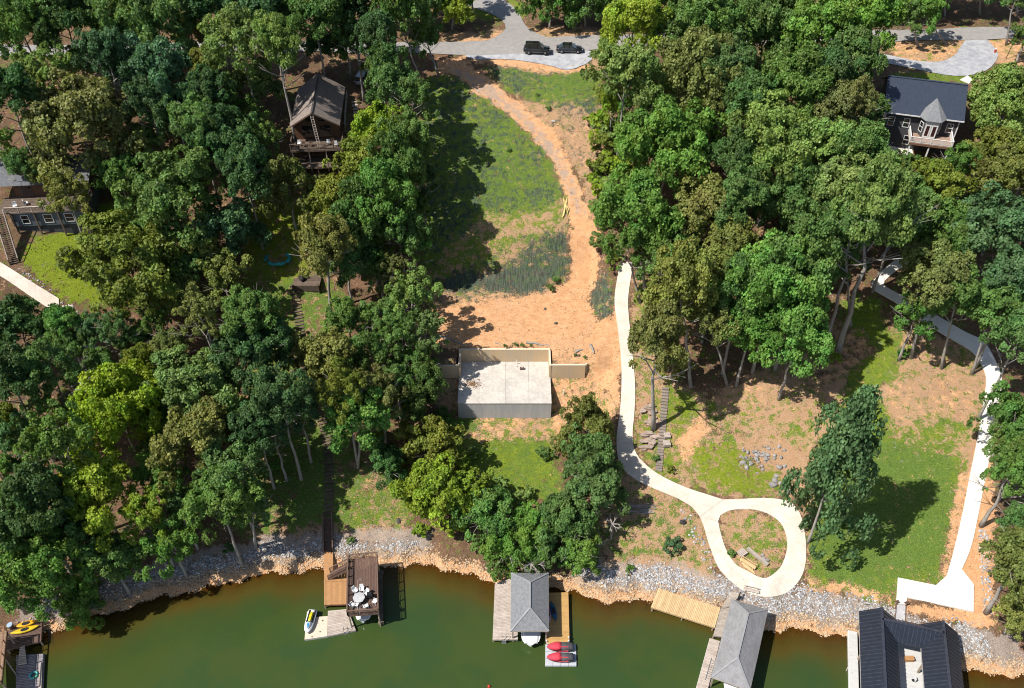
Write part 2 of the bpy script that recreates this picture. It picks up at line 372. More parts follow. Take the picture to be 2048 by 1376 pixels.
FQ = np.stack([idx[:-1, :-1], idx[:-1, 1:], idx[1:, 1:], idx[1:, :-1]], -1).reshape(-1, 4)
one = np.ones(nx * ny)
ZA = np.stack([CH['grass'].ravel(), CH['dirt'].ravel(), CH['straw'].ravel(), one], -1)
ZB = np.stack([CH['net'].ravel(), CH['gravel'].ravel(), CH['lush'].ravel(), one], -1)
def ground_mat():
    m, nt = new_mat('ground_cover'); L = nt.links.new
    geo = N(nt, 'ShaderNodeNewGeometry'); P = geo.outputs['Position']
    A = N(nt, 'ShaderNodeAttribute', attribute_name='zone_a'); B = N(nt, 'ShaderNodeAttribute', attribute_name='zone_b')
    sa = N(nt, 'ShaderNodeSeparateColor'); L(A.outputs['Color'], sa.inputs[0]); sb = N(nt, 'ShaderNodeSeparateColor'); L(B.outputs['Color'], sb.inputs[0])
    big = noise(nt, .22, 3, .55, P); mid = noise(nt, 1.1, 4, .65, P); fin = noise(nt, 5.5, 3, .65, P); vf = noise(nt, 16, 2, .6, P)
    def nz(off):
        mp = N(nt, 'ShaderNodeMapping'); mp.inputs['Location'].default_value = (off, off * 1.7, 0); L(P, mp.inputs[0])
        return math_(nt, 'ADD', math_(nt, 'ADD', math_(nt, 'MULTIPLY', noise(nt, .9, 4, .7, mp.outputs[0]), .55), math_(nt, 'MULTIPLY', noise(nt, 6, 2, .6, mp.outputs[0]), .3)), math_(nt, 'MULTIPLY', noise(nt, .2, 2, .5, mp.outputs[0]), .15))
    def mask(ch, off, lo=.36, hi=.64, amp=4.2):
        v = math_(nt, 'ADD', ch, math_(nt, 'MULTIPLY', math_(nt, 'SUBTRACT', nz(off), .5), amp)); return ramp01(nt, v, lo, hi)
    f2 = ramp01(nt, math_(nt, 'ADD', math_(nt, 'MULTIPLY', fin, .5), math_(nt, 'MULTIPLY', vf, .5)), .34, .66)
    m2 = ramp01(nt, mid, .3, .7)
    litter = mixc(nt, f2, (.075, .042, .024), (.215, .135, .082)); litter = mixc(nt, ramp01(nt, big, .45, .7), litter, mixc(nt, f2, (.10, .048, .026), (.30, .18, .115)))
    straw = mixc(nt, f2, (.30, .17, .092), (.56, .385, .235)); straw = mixc(nt, math_(nt, 'MULTIPLY', m2, .5), straw, (.44, .24, .13))
    g1 = mixc(nt, f2, (.052, .105, .017), (.175, .255, .050)); g2 = mixc(nt, f2, (.105, .150, .010), (.27, .33, .030))
    grass = mixc(nt, ramp01(nt, math_(nt, 'ADD', sb.outputs[2], math_(nt, 'MULTIPLY', math_(nt, 'SUBTRACT', mid, .5), .9)), .3, .75), g1, g2)
    st = N(nt, 'ShaderNodeMapping'); st.inputs['Scale'].default_value = (.7, 1.5, 1); st.inputs['Rotation'].default_value = (0, 0, .05); L(P, st.inputs[0])
    trk = noise(nt, 1.3, 4, .6, st.outputs[0])
    dirt = mixc(nt, ramp01(nt, math_(nt, 'ADD', math_(nt, 'ADD', math_(nt, 'MULTIPLY', trk, .3), math_(nt, 'MULTIPLY', mid, .3)), math_(nt, 'MULTIPLY', fin, .4)), .36, .64), (.54, .275, .125), (.74, .44, .235))
    dirt = mixc(nt, ramp01(nt, big, .5, .75), dirt, mixc(nt, f2, (.50, .26, .13), (.72, .46, .27)))
    dirt = mixc(nt, math_(nt, 'MULTIPLY', ramp01(nt, noise(nt, 2.7, 3, .7, P), .6, .72), .55), dirt, (.34, .17, .09))
    grav = mixc(nt, f2, (.24, .20, .17), (.50, .42, .35))
    wv = N(nt, 'ShaderNodeMapping'); wv.inputs['Scale'].default_value = (6, .6, 1); L(P, wv.inputs[0])
    net = mixc(nt, ramp01(nt, noise(nt, 1.0, 3, .6, wv.outputs[0]), .35, .65), (.032, .045, .036), (.095, .125, .098))
    net = mixc(nt, ramp01(nt, mid, .5, .7), net, (.075, .125, .055))
    c = mixc(nt, mask(sa.outputs[2], 3.1), litter, straw)
    c = mixc(nt, mask(sa.outputs[0], 11.3), c, grass)
    c = mixc(nt, mask(sa.outputs[1], 23.7), c, dirt)
    c = mixc(nt, math_(nt, 'MULTIPLY', mask(sb.outputs[1], 31.7, .3, .7), .75), c, grav)
    c = mixc(nt, math_(nt, 'MULTIPLY', mask(sb.outputs[0], 47.7, .36, .64), .88), c, net)
    c = mixc(nt, 1.0, c, (.80, .795, .80), 'MULTIPLY')
    p = N(nt, 'ShaderNodeBsdfPrincipled'); L(c, p.inputs['Base Color']); p.inputs['Roughness'].default_value = .95; p.inputs['Specular IOR Level'].default_value = .1
    h = math_(nt, 'ADD', math_(nt, 'MULTIPLY', mid, .5), math_(nt, 'ADD', math_(nt, 'MULTIPLY', fin, .5), math_(nt, 'MULTIPLY', vf, .25)))
    b = N(nt, 'ShaderNodeBump'); b.inputs['Strength'].default_value = .75; b.inputs['Distance'].default_value = .22; L(h, b.inputs['Height']); L(b.outputs[0], p.inputs['Normal'])
    o = N(nt, 'ShaderNodeOutputMaterial'); L(p.outputs[0], o.inputs[0]); return m
me = np_mesh('ground', V, FQ, ground_mat(), {'zone_a': ('FLOAT_COLOR', ZA), 'zone_b': ('FLOAT_COLOR', ZB)})
for p in me.polygons: p.use_smooth = True
go = bpy.data.objects.new('ground', me); col.objects.link(go); tag(go, kind='structure')
def gbil(ch, x, y):   # look a zone value up at world points
    i = np.clip(np.searchsorted(gx, x), 0, nx - 1); j = np.clip(np.searchsorted(gy, y), 0, ny - 1); return ch[j, i]

# ------------------------------------------------------------------ lake
lx = np.concatenate([np.linspace(-420, -100, 20)[:-1], np.arange(-100, 100.1, .8), np.linspace(100, 420, 20)[1:]]); ly = np.concatenate([np.linspace(-120, 10, 14)[:-1], np.arange(10, 72.1, .8)])
LX, LY = np.meshgrid(lx, ly); dep = np.clip(-T(LX, LY), 0, 9)
dep = dep * (1 + .35 * (vnoise(LX, LY, 9, 21) - .5) + .3 * (vnoise(LX, LY, 4, 22) - .5))
turb = 1 - np.exp(-dep / .75)
li = np.arange(LX.size).reshape(LX.shape)
LF = np.stack([li[:-1, :-1], li[:-1, 1:], li[1:, 1:], li[1:, :-1]], -1).reshape(-1, 4)
def water_mat():
    m, nt = new_mat('lake_water'); L = nt.links.new
    geo = N(nt, 'ShaderNodeNewGeometry'); P = geo.outputs['Position']
    a = N(nt, 'ShaderNodeAttribute', attribute_name='turbidity')
    nz = noise(nt, .12, 3, .6, P)
    d = N(nt, 'ShaderNodeBsdfDiffuse')
    c = mixc(nt, ramp01(nt, nz, .35, .65), (.029, .056, .016), (.040, .061, .014))
    c = mixc(nt, ramp01(nt, a.outputs['Fac'], .70, 1.0), (.072, .058, .012), c)
    L(c, d.inputs[0])
    t = N(nt, 'ShaderNodeBsdfTransparent'); t.inputs[0].default_value = (.36, .27, .12, 1)
    mx = N(nt, 'ShaderNodeMixShader'); L(a.outputs['Fac'], mx.inputs[0]); L(t.outputs[0], mx.inputs[1]); L(d.outputs[0], mx.inputs[2])
    g = N(nt, 'ShaderNodeBsdfGlossy'); g.inputs['Roughness'].default_value = .12
    wv = N(nt, 'ShaderNodeMapping'); wv.inputs['Scale'].default_value = (1, 1.6, 1); L(P, wv.inputs[0])
    bn = N(nt, 'ShaderNodeBump'); bn.inputs['Strength'].default_value = .35; bn.inputs['Distance'].default_value = .05
    L(math_(nt, 'ADD', noise(nt, 2.6, 3, .6, wv.outputs[0]), math_(nt, 'MULTIPLY', noise(nt, 9, 2, .5, P), .35)), bn.inputs['Height'])
    L(bn.outputs[0], g.inputs['Normal']); L(bn.outputs[0], d.inputs['Normal'])
    fr = N(nt, 'ShaderNodeFresnel'); fr.inputs[0].default_value = 1.33; L(bn.outputs[0], fr.inputs['Normal'])
    m2 = N(nt, 'ShaderNodeMixShader'); L(fr.outputs[0], m2.inputs[0]); L(mx.outputs[0], m2.inputs[1]); L(g.outputs[0], m2.inputs[2])
    o = N(nt, 'ShaderNodeOutputMaterial'); L(m2.outputs[0], o.inputs[0]); return m
lme = np_mesh('lake_water', np.stack([LX, LY, 0 * LX], -1).reshape(-1, 3), LF, water_mat(), {'turbidity': ('FLOAT', turb.ravel())})
lo_ = bpy.data.objects.new('lake_water', lme); col.objects.link(lo_); tag(lo_, kind='structure')

# ------------------------------------------------------------------ road, gravel, concrete
asphalt = mat('asphalt', (.27, .255, .245), (.35, .325, .30), rough=.9, scale=1.2, fine=9, bump=.15)
gravel = mat('gravel', (.30, .305, .33), (.48, .475, .48), rough=.95, scale=.8, fine=7, bump=.5)
concrete = mat('concrete', (.74, .66, .56), (.60, .52, .43), rough=.85, scale=.5, fine=5, bump=.08, objvar=.045)
concrete_white = mat('concrete_new', (.80, .75, .68), (.72, .67, .60), rough=.85, scale=.5, fine=5, bump=.05, objvar=.03)
def strip(name, eL, eR, off, m, step=2.0, kind='structure', label=None):
    a = resample(cat([(*ground(*p)[:2], 0) for p in eL]), step); n = len(a)
    bb = cat([(*ground(*p)[:2], 0) for p in eR]); L = sum((q - p).length for p, q in zip(bb, bb[1:])); b = resample(bb, L / (n - 1))
    b = b[:n] + [b[-1]] * (n - len(b)); K = 6; vs = []; fs = []
    for p, q in zip(a, b):
        for k in range(K + 1):
            s_ = lerp(p, q, k / K); vs.append((s_.x, s_.y, float(T(s_.x, s_.y)) + off))
    for i in range(n - 1):
        for k in range(K):
            f = (i * (K + 1) + k, i * (K + 1) + k + 1, (i + 1) * (K + 1) + k + 1, (i + 1) * (K + 1) + k); fs.append(f)
    mb = MB(); mb.add(vs, fs); o = mb.build(name, m); tag(o, label, kind=kind); return o
strip('road', [(-120, 118), (60, 113), (300, 108), (600, 104), (880, 109), (1060, 108), (1210, 98), (1500, 90), (1800, 84), (2000, 79), (2200, 72)],
      [(-120, 95), (60, 91), (300, 87), (600, 84), (880, 85), (1060, 78), (1210, 71), (1500, 66), (1800, 61), (2000, 55), (2200, 48)], .14, asphalt)
strip('side_road', [(975, 82), (1000, 70), (1012, 55), (1000, 38), (965, 22), (930, 10)], [(1100, 78), (1062, 62), (1045, 42), (1035, 22), (1010, 2), (980, -12)], .10, asphalt)
def gravel_patch(name, poly, off=.12):
    pts = [ground(*p) for p in poly]; c = sum(pts, Vector()) / len(pts); rings = 7; ol = resample(cat(pts + [pts[0]], 5), 1.0)[:-1]; n = len(ol); vs = []; fs = []
    for r in range(rings):
        k = 1 - r / rings
        for p in ol:
            q = lerp(c, p, k * (1 + (random.uniform(-.03, .03) if r == 0 else 0))); vs.append((q.x, q.y, float(T(q.x, q.y)) + off))
    vs.append((c.x, c.y, float(T(c.x, c.y)) + off))
    for r in range(rings - 1):
        for i in range(n): fs.append((r * n + i, r * n + (i + 1) % n, (r + 1) * n + (i + 1) % n, (r + 1) * n + i))
    for i in range(n): fs.append(((rings - 1) * n + i, (rings - 1) * n + (i + 1) % n, rings * n))
    o = MB().add(vs, fs).build(name, gravel); tag(o, kind='structure'); return o
gravel_patch('gravel_shoulder', [(930, 108), (1060, 107), (1175, 101), (1186, 116), (1172, 128), (1135, 141), (1100, 132), (1060, 125), (1000, 119), (945, 120)])
strip('gravel_drive', [(1705, 116), (1765, 126), (1850, 143), (1925, 153), (1975, 140), (1996, 112), (1985, 92), (1972, 78)], [(1725, 100), (1782, 112), (1830, 122), (1880, 124), (1908, 112), (1918, 98), (1925, 88), (1932, 80)], .11, gravel)

def concrete_path(name, eL, eR, m, joint=3.2, th=.16, lift=.13, closed=False):
    root = thing(name, None, None, ground(*eL[0]), kind='structure')
    a = resample(cat([(*ground(*p)[:2], 0) for p in eL], 8), .8); n = len(a)
    bb = cat([(*ground(*p)[:2], 0) for p in eR], 8); L = sum((q - p).length for p, q in zip(bb, bb[1:])); b = resample(bb, L / (n - 1)); b = (b + [b[-1]] * n)[:n]
    per = max(1, round(joint / .8)); i = 0
    while i < n - 1:
        j = min(i + per, n - 1)
        if n - 1 - j < per / 2: j = n - 1
        vs = []; fs = []; e = .012
        for k in range(i, j + 1):
            p, q = a[k], b[k]
            if k == i and i > 0: p = lerp(p, a[k + 1], e); q = lerp(q, b[k + 1], e)
            for t in (0, .5, 1):
                s_ = lerp(p, q, t); z = float(T(s_.x, s_.y)) + lift; vs.append((s_.x, s_.y, z)); vs.append((s_.x, s_.y, z - th - .2))
        r = j - i
        for k in range(r):
            o, o2 = k * 6, (k + 1) * 6
            for c in (0, 2): fs.append((o + c, o + c + 2, o2 + c + 2, o2 + c))
            fs.append((o, o2, o2 + 1, o + 1)); fs.append((o + 4, o + 5, o2 + 5, o2 + 4))
        for o in (0, r * 6): fs.append((o, o + 1, o + 3, o + 2)); fs.append((o + 2, o + 3, o + 5, o + 4))
        MB().add(vs, fs).build('slab', m, root); i = j
    return root
def poly_slab(root, poly, m, lift=.134, th=.3, name='slab'):
    G = [ground(*p) for p in poly]; A_ = np.array([[g.x, g.y, 1] for g in G]); cf = np.linalg.lstsq(A_, np.array([g.z for g in G]), rcond=None)[0]
    bxs = np.array([[g.x, g.y] for g in G]); lo, hi = bxs.min(0), bxs.max(0); qx, qy = np.meshgrid(np.linspace(lo[0], hi[0], 24), np.linspace(lo[1], hi[1], 24))
    ins = inpoly([tuple(b) for b in bxs], qx, qy); up_ = max(0.0, float((T(qx, qy) - (cf[0] * qx + cf[1] * qy + cf[2]))[ins].max())) if ins.any() else 0
    pts = [Vector((g.x, g.y, cf[0] * g.x + cf[1] * g.y + cf[2] + up_ + .10)) for g in G]; th = th + up_ + .3
    return MB().slab(pts, th).build(name, m, root)
lp = concrete_path('concrete_drive', [(1240, 525), (1236, 548), (1229, 600), (1236, 660), (1242, 720), (1243, 770), (1240, 820), (1233, 880), (1239, 925), (1262, 953), (1300, 974), (1350, 995), (1382, 1013), (1400, 1034)],
                   [(1266, 525), (1263, 548), (1256, 600), (1260, 660), (1266, 720), (1270, 770), (1269, 820), (1265, 870), (1270, 903), (1290, 929), (1325, 954), (1375, 977), (1415, 990), (1446, 1000)], concrete)
concrete_path('turnaround_loop', [(1446, 1000), (1480, 999), (1530, 997), (1575, 1003), (1598, 1025), (1608, 1060), (1612, 1100), (1608, 1140), (1590, 1172), (1558, 1192), (1520, 1193), (1480, 1178), (1440, 1140), (1420, 1095), (1408, 1055), (1400, 1034)],
              [(1440, 1032), (1462, 1021), (1500, 1019), (1532, 1026), (1560, 1045), (1573, 1075), (1573, 1103), (1562, 1133), (1545, 1150), (1532, 1157), (1515, 1154), (1497, 1144), (1470, 1128), (1452, 1100), (1441, 1066), (1436, 1044)], concrete, 3.6)
poly_slab(lp, [(1400.5, 1034), (1436, 1043), (1440.5, 1031.5), (1446, 1000.5)], concrete)
rp = concrete_path('lake_path', [(1812, 508), (1775, 532), (1752, 556), (1742, 576), (1790, 605), (1850, 648), (1905, 680), (1945, 705), (1965, 735), (1972, 765), (1962, 830), (1948, 910), (1930, 1000), (1910, 1090), (1893, 1152)],
                   [(1835, 522), (1795, 540), (1772, 560), (1768, 572), (1815, 598), (1870, 630), (1925, 662), (1968, 685), (1992, 725), (2003, 762), (1994, 830), (1980, 910), (1962, 1000), (1943, 1090), (1923, 1140)], concrete_white, 4.0)
poly_slab(rp, [(1893, 1152.5), (1923, 1141), (1946, 1171), (1946, 1225), (1813, 1196), (1812, 1211), (1791, 1210), (1795, 1157), (1871, 1172)], concrete_white)
concrete_path('garden_walk', [(-40, 535), (0, 552), (60, 592), (120, 632)], [(-40, 505), (0, 525), (50, 556), (118, 598)], concrete, 2.5)

# ------------------------------------------------------------------ rip-rap along the shore (uncountable)
def rock_field(name, label, m, samples):
    mb = MB()
    for x, y, r in samples: mb.rock((x, y, float(T(x, y)) + r * .2), r, .75)
    tag(mb.build(name, m), label, 'rocks', kind='stuff')
def rock_mat(name, cols, rough=.9):
    m, nt = new_mat(name); geo = N(nt, 'ShaderNodeNewGeometry')
    cols = [tuple(v * .82 for v in c) for c in cols]; r = N(nt, 'ShaderNodeValToRGB'); e = r.color_ramp.elements; e[0].color = (*cols[0], 1); e[1].color = (*cols[-1], 1)
    for i, c in enumerate(cols[1:-1]): k = e.new((i + 1) / (len(cols) - 1)); k.color = (*c, 1)
    nt.links.new(geo.outputs['Random Per Island'], r.inputs[0])
    nn = noise(nt, 6, 3, .6, geo.outputs['Position']); cc = mixc(nt, math_(nt, 'MULTIPLY', ramp01(nt, nn, .4, .7), .4), r.outputs[0], tuple(v * .5 for v in cols[1]))
    p = N(nt, 'ShaderNodeBsdfPrincipled'); nt.links.new(cc, p.inputs['Base Color']); p.inputs['Roughness'].default_value = rough; p.inputs['Specular IOR Level'].default_value = .2
    o = N(nt, 'ShaderNodeOutputMaterial'); nt.links.new(p.outputs[0], o.inputs[0]); return m
tan_rock = rock_mat('tan_stone', [(.36, .22, .12), (.56, .38, .22), (.66, .50, .33), (.48, .36, .25)])
grey_rock = rock_mat('grey_stone', [(.21, .21, .215), (.41, .41, .415), (.64, .63, .62), (.33, .31, .30)])
S1, S2 = [], []
SG = [(-62, -36, 3.6), (-36, -20, 3.6), (-20, -11.5, 2.6), (8, 30, 4.0), (30, 60, 5.0)]
for _ in range(30000):
    x = random.uniform(-66, 66); u = random.uniform(-.5, 7.5); y = float(shore(x)) + u; k = random.random()
    if x < -47 and random.random() < .3: continue
    tanw = 2.0 if x < 30 else 1.9
    if -10 < x < 5: tanw = 1.6
    if u < tanw + random.gauss(0, .25):
        if random.random() < .8: S1.append((x, y, random.uniform(.07, .17)))
    else:
        for a, b, wd in SG:
            if a <= x < b and u < wd + random.gauss(0, .35) + .5 * math.sin(x * .7):
                S2.append((x, y, random.uniform(.07, .17))); break
for poly, n in (([(1800, 1205), (1950, 1230), (1990, 1240), (2010, 1340), (1880, 1300), (1790, 1240)], 0), ([(1250, 1130), (1330, 1130), (1420, 1160), (1470, 1190), (1300, 1185)], 700), ([(1350, 1020), (1375, 1020), (1450, 1150), (1430, 1165)], 260), ([(1955, 1060), (1975, 1060), (1985, 1230), (1968, 1230)], 300), ([(40, 545), (60, 545), (135, 600), (125, 612)], 120)):
    xs = [p[0] for p in poly]; ys = [p[1] for p in poly]
    for _ in range(n):
        px, py = random.uniform(min(xs), max(xs)), random.uniform(min(ys), max(ys))
        if inpoly(poly, np.array([px]), np.array([py]))[0]: g = ground(px, py); S2.append((g.x, g.y, random.uniform(.08, .2)))
S3 = []
gl = [(135, 618), (162, 660), (185, 715), (165, 770), (140, 815), (90, 890), (45, 945), (30, 1000)]
for _ in range(1500):
    k = random.randint(0, len(gl) - 2); t = random.random(); g = ground(gl[k][0] * (1 - t) + gl[k + 1][0] * t + random.gauss(0, 7), gl[k][1] * (1 - t) + gl[k + 1][1] * t + random.gauss(0, 4)); S3.append((g.x, g.y, random.uniform(.1, .28)))
rock_field('gully_stones', 'white stones filling the gully under the trees', rock_mat('white_stone', [(.60, .56, .52), (.74, .71, .68), (.80, .78, .75), (.5, .45, .42)]), S3)
rock_field('riprap_stones', 'tan rip-rap stones along the waterline', tan_rock, S1)
rock_field('riprap_stones', 'grey crushed rip-rap stones above the tan stones', grey_rock, S2)

# ------------------------------------------------------------------ trees
def leaf_mat():
    m, nt = new_mat('foliage'); L = nt.links.new
    oi = N(nt, 'ShaderNodeObjectInfo'); a = N(nt, 'ShaderNodeAttribute', attribute_name='leaf_tone')
    geo = N(nt, 'ShaderNodeNewGeometry'); nz = noise(nt, .35, 2, .5, geo.outputs['Position'])
    v = N(nt, 'ShaderNodeCombineColor')
    for i in range(3): L(a.outputs['Fac'], v.inputs[i])
    c = mixc(nt, 1.0, oi.outputs['Color'], v.outputs[0], 'MULTIPLY')
    hs = N(nt, 'ShaderNodeHueSaturation'); L(c, hs.inputs['Color']); L(math_(nt, 'MULTIPLY_ADD', nz, .09, .455), hs.inputs['Hue'])
    L(math_(nt, 'MULTIPLY_ADD', oi.outputs['Random'], .24, .88), hs.inputs['Value'])
    p = N(nt, 'ShaderNodeBsdfPrincipled'); L(hs.outputs[0], p.inputs['Base Color']); p.inputs['Roughness'].default_value = .55; p.inputs['Specular IOR Level'].default_value = .25
    t = N(nt, 'ShaderNodeBsdfTranslucent'); tc = mixc(nt, 1.0, hs.outputs[0], (1.25, 1.2, .55), 'MULTIPLY'); L(tc, t.inputs[0])
    mx = N(nt, 'ShaderNodeMixShader'); mx.inputs[0].default_value = .34; L(p.outputs[0], mx.inputs[1]); L(t.outputs[0], mx.inputs[2])
    o = N(nt, 'ShaderNodeOutputMaterial'); L(mx.outputs[0], o.inputs[0]); return m
LEAF = leaf_mat()
bark = mat('bark', (.42, .385, .345), (.26, .23, .20), rough=.9, scale=1.5, fine=9, bump=.4, stretch=(1, 1, .35))
bark_dead = mat('dead_wood', (.46, .42, .38), (.30, .26, .23), rough=.9, scale=2, fine=10)
def unit(a): return a / np.maximum(1e-6, np.linalg.norm(a, axis=-1, keepdims=True))
def crown_mesh(name, seed, nl, nlobe, shape='broad', lsize=.064, lk=1.0):
    r = np.random.default_rng(seed)
    d = unit(r.normal(size=(nlobe, 3))); d[:, 2] = np.where(d[:, 2] < -.45, -d[:, 2], d[:, 2])
    rad = r.uniform(.5, .98, nlobe) * (1 - .3 * r.random(nlobe) ** 2); c = d * rad[:, None]
    lr = r.uniform(.135, .25, nlobe) * lk
    if shape == 'broad': c[:, 2] *= .78
    if shape == 'tall': c[:, 2] = c[:, 2] * 1.0
    if shape == 'cone':
        h = r.random(nlobe) ** .8; a = r.uniform(0, 6.283, nlobe); q = (1 - h) ** .75 * .85 + .10
        rr_ = r.uniform(.35, 1.1, nlobe); c = np.stack([np.cos(a) * q * rr_, np.sin(a) * q * rr_, h * 2 - 1], -1); lr = r.uniform(.17, .32, nlobe)
    if shape == 'open': lr *= .78; c *= 1.06
    # lop-sided outline
    ph = r.uniform(0, 6.28, 3); ang = np.arctan2(c[:, 1], c[:, 0]); k = 1 + .14 * np.sin(2 * ang + ph[0]) + .10 * np.sin(3 * ang + ph[1]); c[:, :2] *= k[:, None]
    tone_l = r.uniform(.76, 1.22, nlobe)
    pr = lr ** 2; which = r.choice(nlobe, nl, p=pr / pr.sum())
    oc = unit(c)[which]
    v = unit(r.normal(size=(nl, 3)) + oc * .55 + np.array([0, 0, .45]))
    # twiggy sub-clumps on every lobe
    sub = unit(r.normal(size=(nlobe, 14, 3)) + unit(c)[:, None, :] * .5 + np.array([0, 0, .4])); sv = sub[which, r.integers(0, 14, nl)]
    v = unit(v * .36 + sv * .80)
    pos = c[which] + v * (lr[which] * r.uniform(.62, 1.12, nl))[:, None] * np.array([1, 1, .82])
    inner = r.random(nl) < .06; pos[inner] *= r.uniform(.35, .8, inner.sum())[:, None]
    n = unit(v * .75 + r.normal(size=(nl, 3)) * .55 + np.array([0, 0, .25])); t = unit(np.cross(n, r.normal(size=(nl, 3)))); b = np.cross(n, t)
    s_ = lsize * r.uniform(.65, 1.35, nl)[:, None]; w_ = s_ * r.uniform(.34, .5, nl)[:, None]
    Vv = np.stack([pos - t * s_ * .5, pos + b * w_ - n * s_ * .12, pos + t * s_ * .5, pos - b * w_ - n * s_ * .12], 1).reshape(-1, 3)
    tone = tone_l[which] * r.uniform(.72, 1.22, nl)
    return np_mesh(name, Vv, np.arange(nl * 4).reshape(-1, 4), LEAF, {'leaf_tone': ('FLOAT', np.repeat(tone, 4))})
def trunk_mesh(name, seed, limbs=9, spread=.24, start=.45, base_r=.0135, bm=None):
    r = random.Random(seed); mb = MB()
    bend = [(r.uniform(-.01, .01), r.uniform(-.01, .01)) for _ in range(8)]; pts = []; rad = []
    for i in range(8):
        h = i / 7 * .82; pts.append((bend[i][0] * i / 3, bend[i][1] * i / 3, h)); rad.append(base_r * (1.25 if i == 0 else 1) * (1 - .8 * i / 7))
    pts[0] = (0, 0, -.05); mb.tube(pts, rad, 8)
    for k in range(limbs):
        h = start + (.78 - start) * k / limbs; a = k * 2.4 + r.uniform(-.4, .4); L = spread * r.uniform(.6, 1.0); rr = base_r * (1 - h) * .75
        p0 = Vector((0, 0, h)); p1 = p0 + Vector((math.cos(a) * L * .5, math.sin(a) * L * .5, L * .28)); p2 = p0 + Vector((math.cos(a + .2) * L, math.sin(a + .2) * L, L * .62))
        mb.tube([p0, p1, p2], [rr, rr * .65, rr * .25], 5)
        for q in range(2):
            a2 = a + r.uniform(-1, 1); p3 = p1 + Vector((math.cos(a2) * L * .4, math.sin(a2) * L * .4, L * .3)); mb.tube([p1, p3], [rr * .45, rr * .12], 4)
    me = bpy.data.meshes.new(name); me.from_pydata(mb.v, [], mb.f); me.materials.append(bm or bark); me.update()
    for p in me.polygons: p.use_smooth = True
    return me
CROWNS = {'broad': [crown_mesh('crown', 101 + i, 19000, 66, lsize=.058) for i in range(5)], 'big': [crown_mesh('crown', 151 + i, 30000, 110, lsize=.044, lk=.8) for i in range(3)], 'tall': [crown_mesh('crown', 201 + i, 18000, 66, 'tall', .058) for i in range(3)],
          'open': [crown_mesh('crown', 301 + i, 12000, 50, 'open', .058) for i in range(3)], 'cone': [crown_mesh('crown', 401 + i, 15000, 46, 'cone', .055) for i in range(2)],
          'bush': [crown_mesh('foliage', 501 + i, 2600, 22, 'broad', .12) for i in range(3)]}
TRUNKS = [trunk_mesh('trunk', 40 + i) for i in range(5)]
FOL = {'dk': (.074, .150, .046), 'md': (.122, .214, .052), 'yl': (.250, .350, .032), 'ol': (.198, .220, .058), 'lt': (.192, .285, .074), 'bl': (.100, .192, .080), 'br': (.135, .262, .048), 'oy': (.188, .236, .038)}
WORD = {'dk': 'dark green', 'md': 'mid-green', 'yl': 'yellow-green', 'ol': 'olive-green', 'lt': 'light green', 'bl': 'blue-green', 'br': 'bright green', 'oy': 'mossy olive'}
SHAPEW = {'broad': 'broad-crowned', 'tall': 'tall round-crowned', 'open': 'loose-crowned', 'cone': 'pointed'}
ntree = 0; CIRC = []
LANDMARKS = [(n_, ground(*p)) for n_, p in {'wooden cabin': (630, 260), 'dark house': (90, 470), 'garden walk': (80, 580), 'kayak dock': (60, 1230), 'brown dock': (700, 1110), 'timber steps': (640, 800), 'teal pool ring': (556, 520), 'netted bank': (1000, 560), 'concrete foundation': (1010, 800),
             'clay drive': (1150, 380), 'parked black cars': (1100, 105), 'side road': (1000, 40), 'concrete drive': (1250, 620), 'turnaround loop': (1500, 1080), 'boulder pile': (1520, 915), 'straw lawn': (1850, 800), 'grey house': (1840, 300), 'gravel drive': (1900, 110), 'white landing': (1900, 1190), 'path bend': (1780, 570), 'flagstone piles': (1295, 850), 'shaded west road': (250, 100)}.items()]
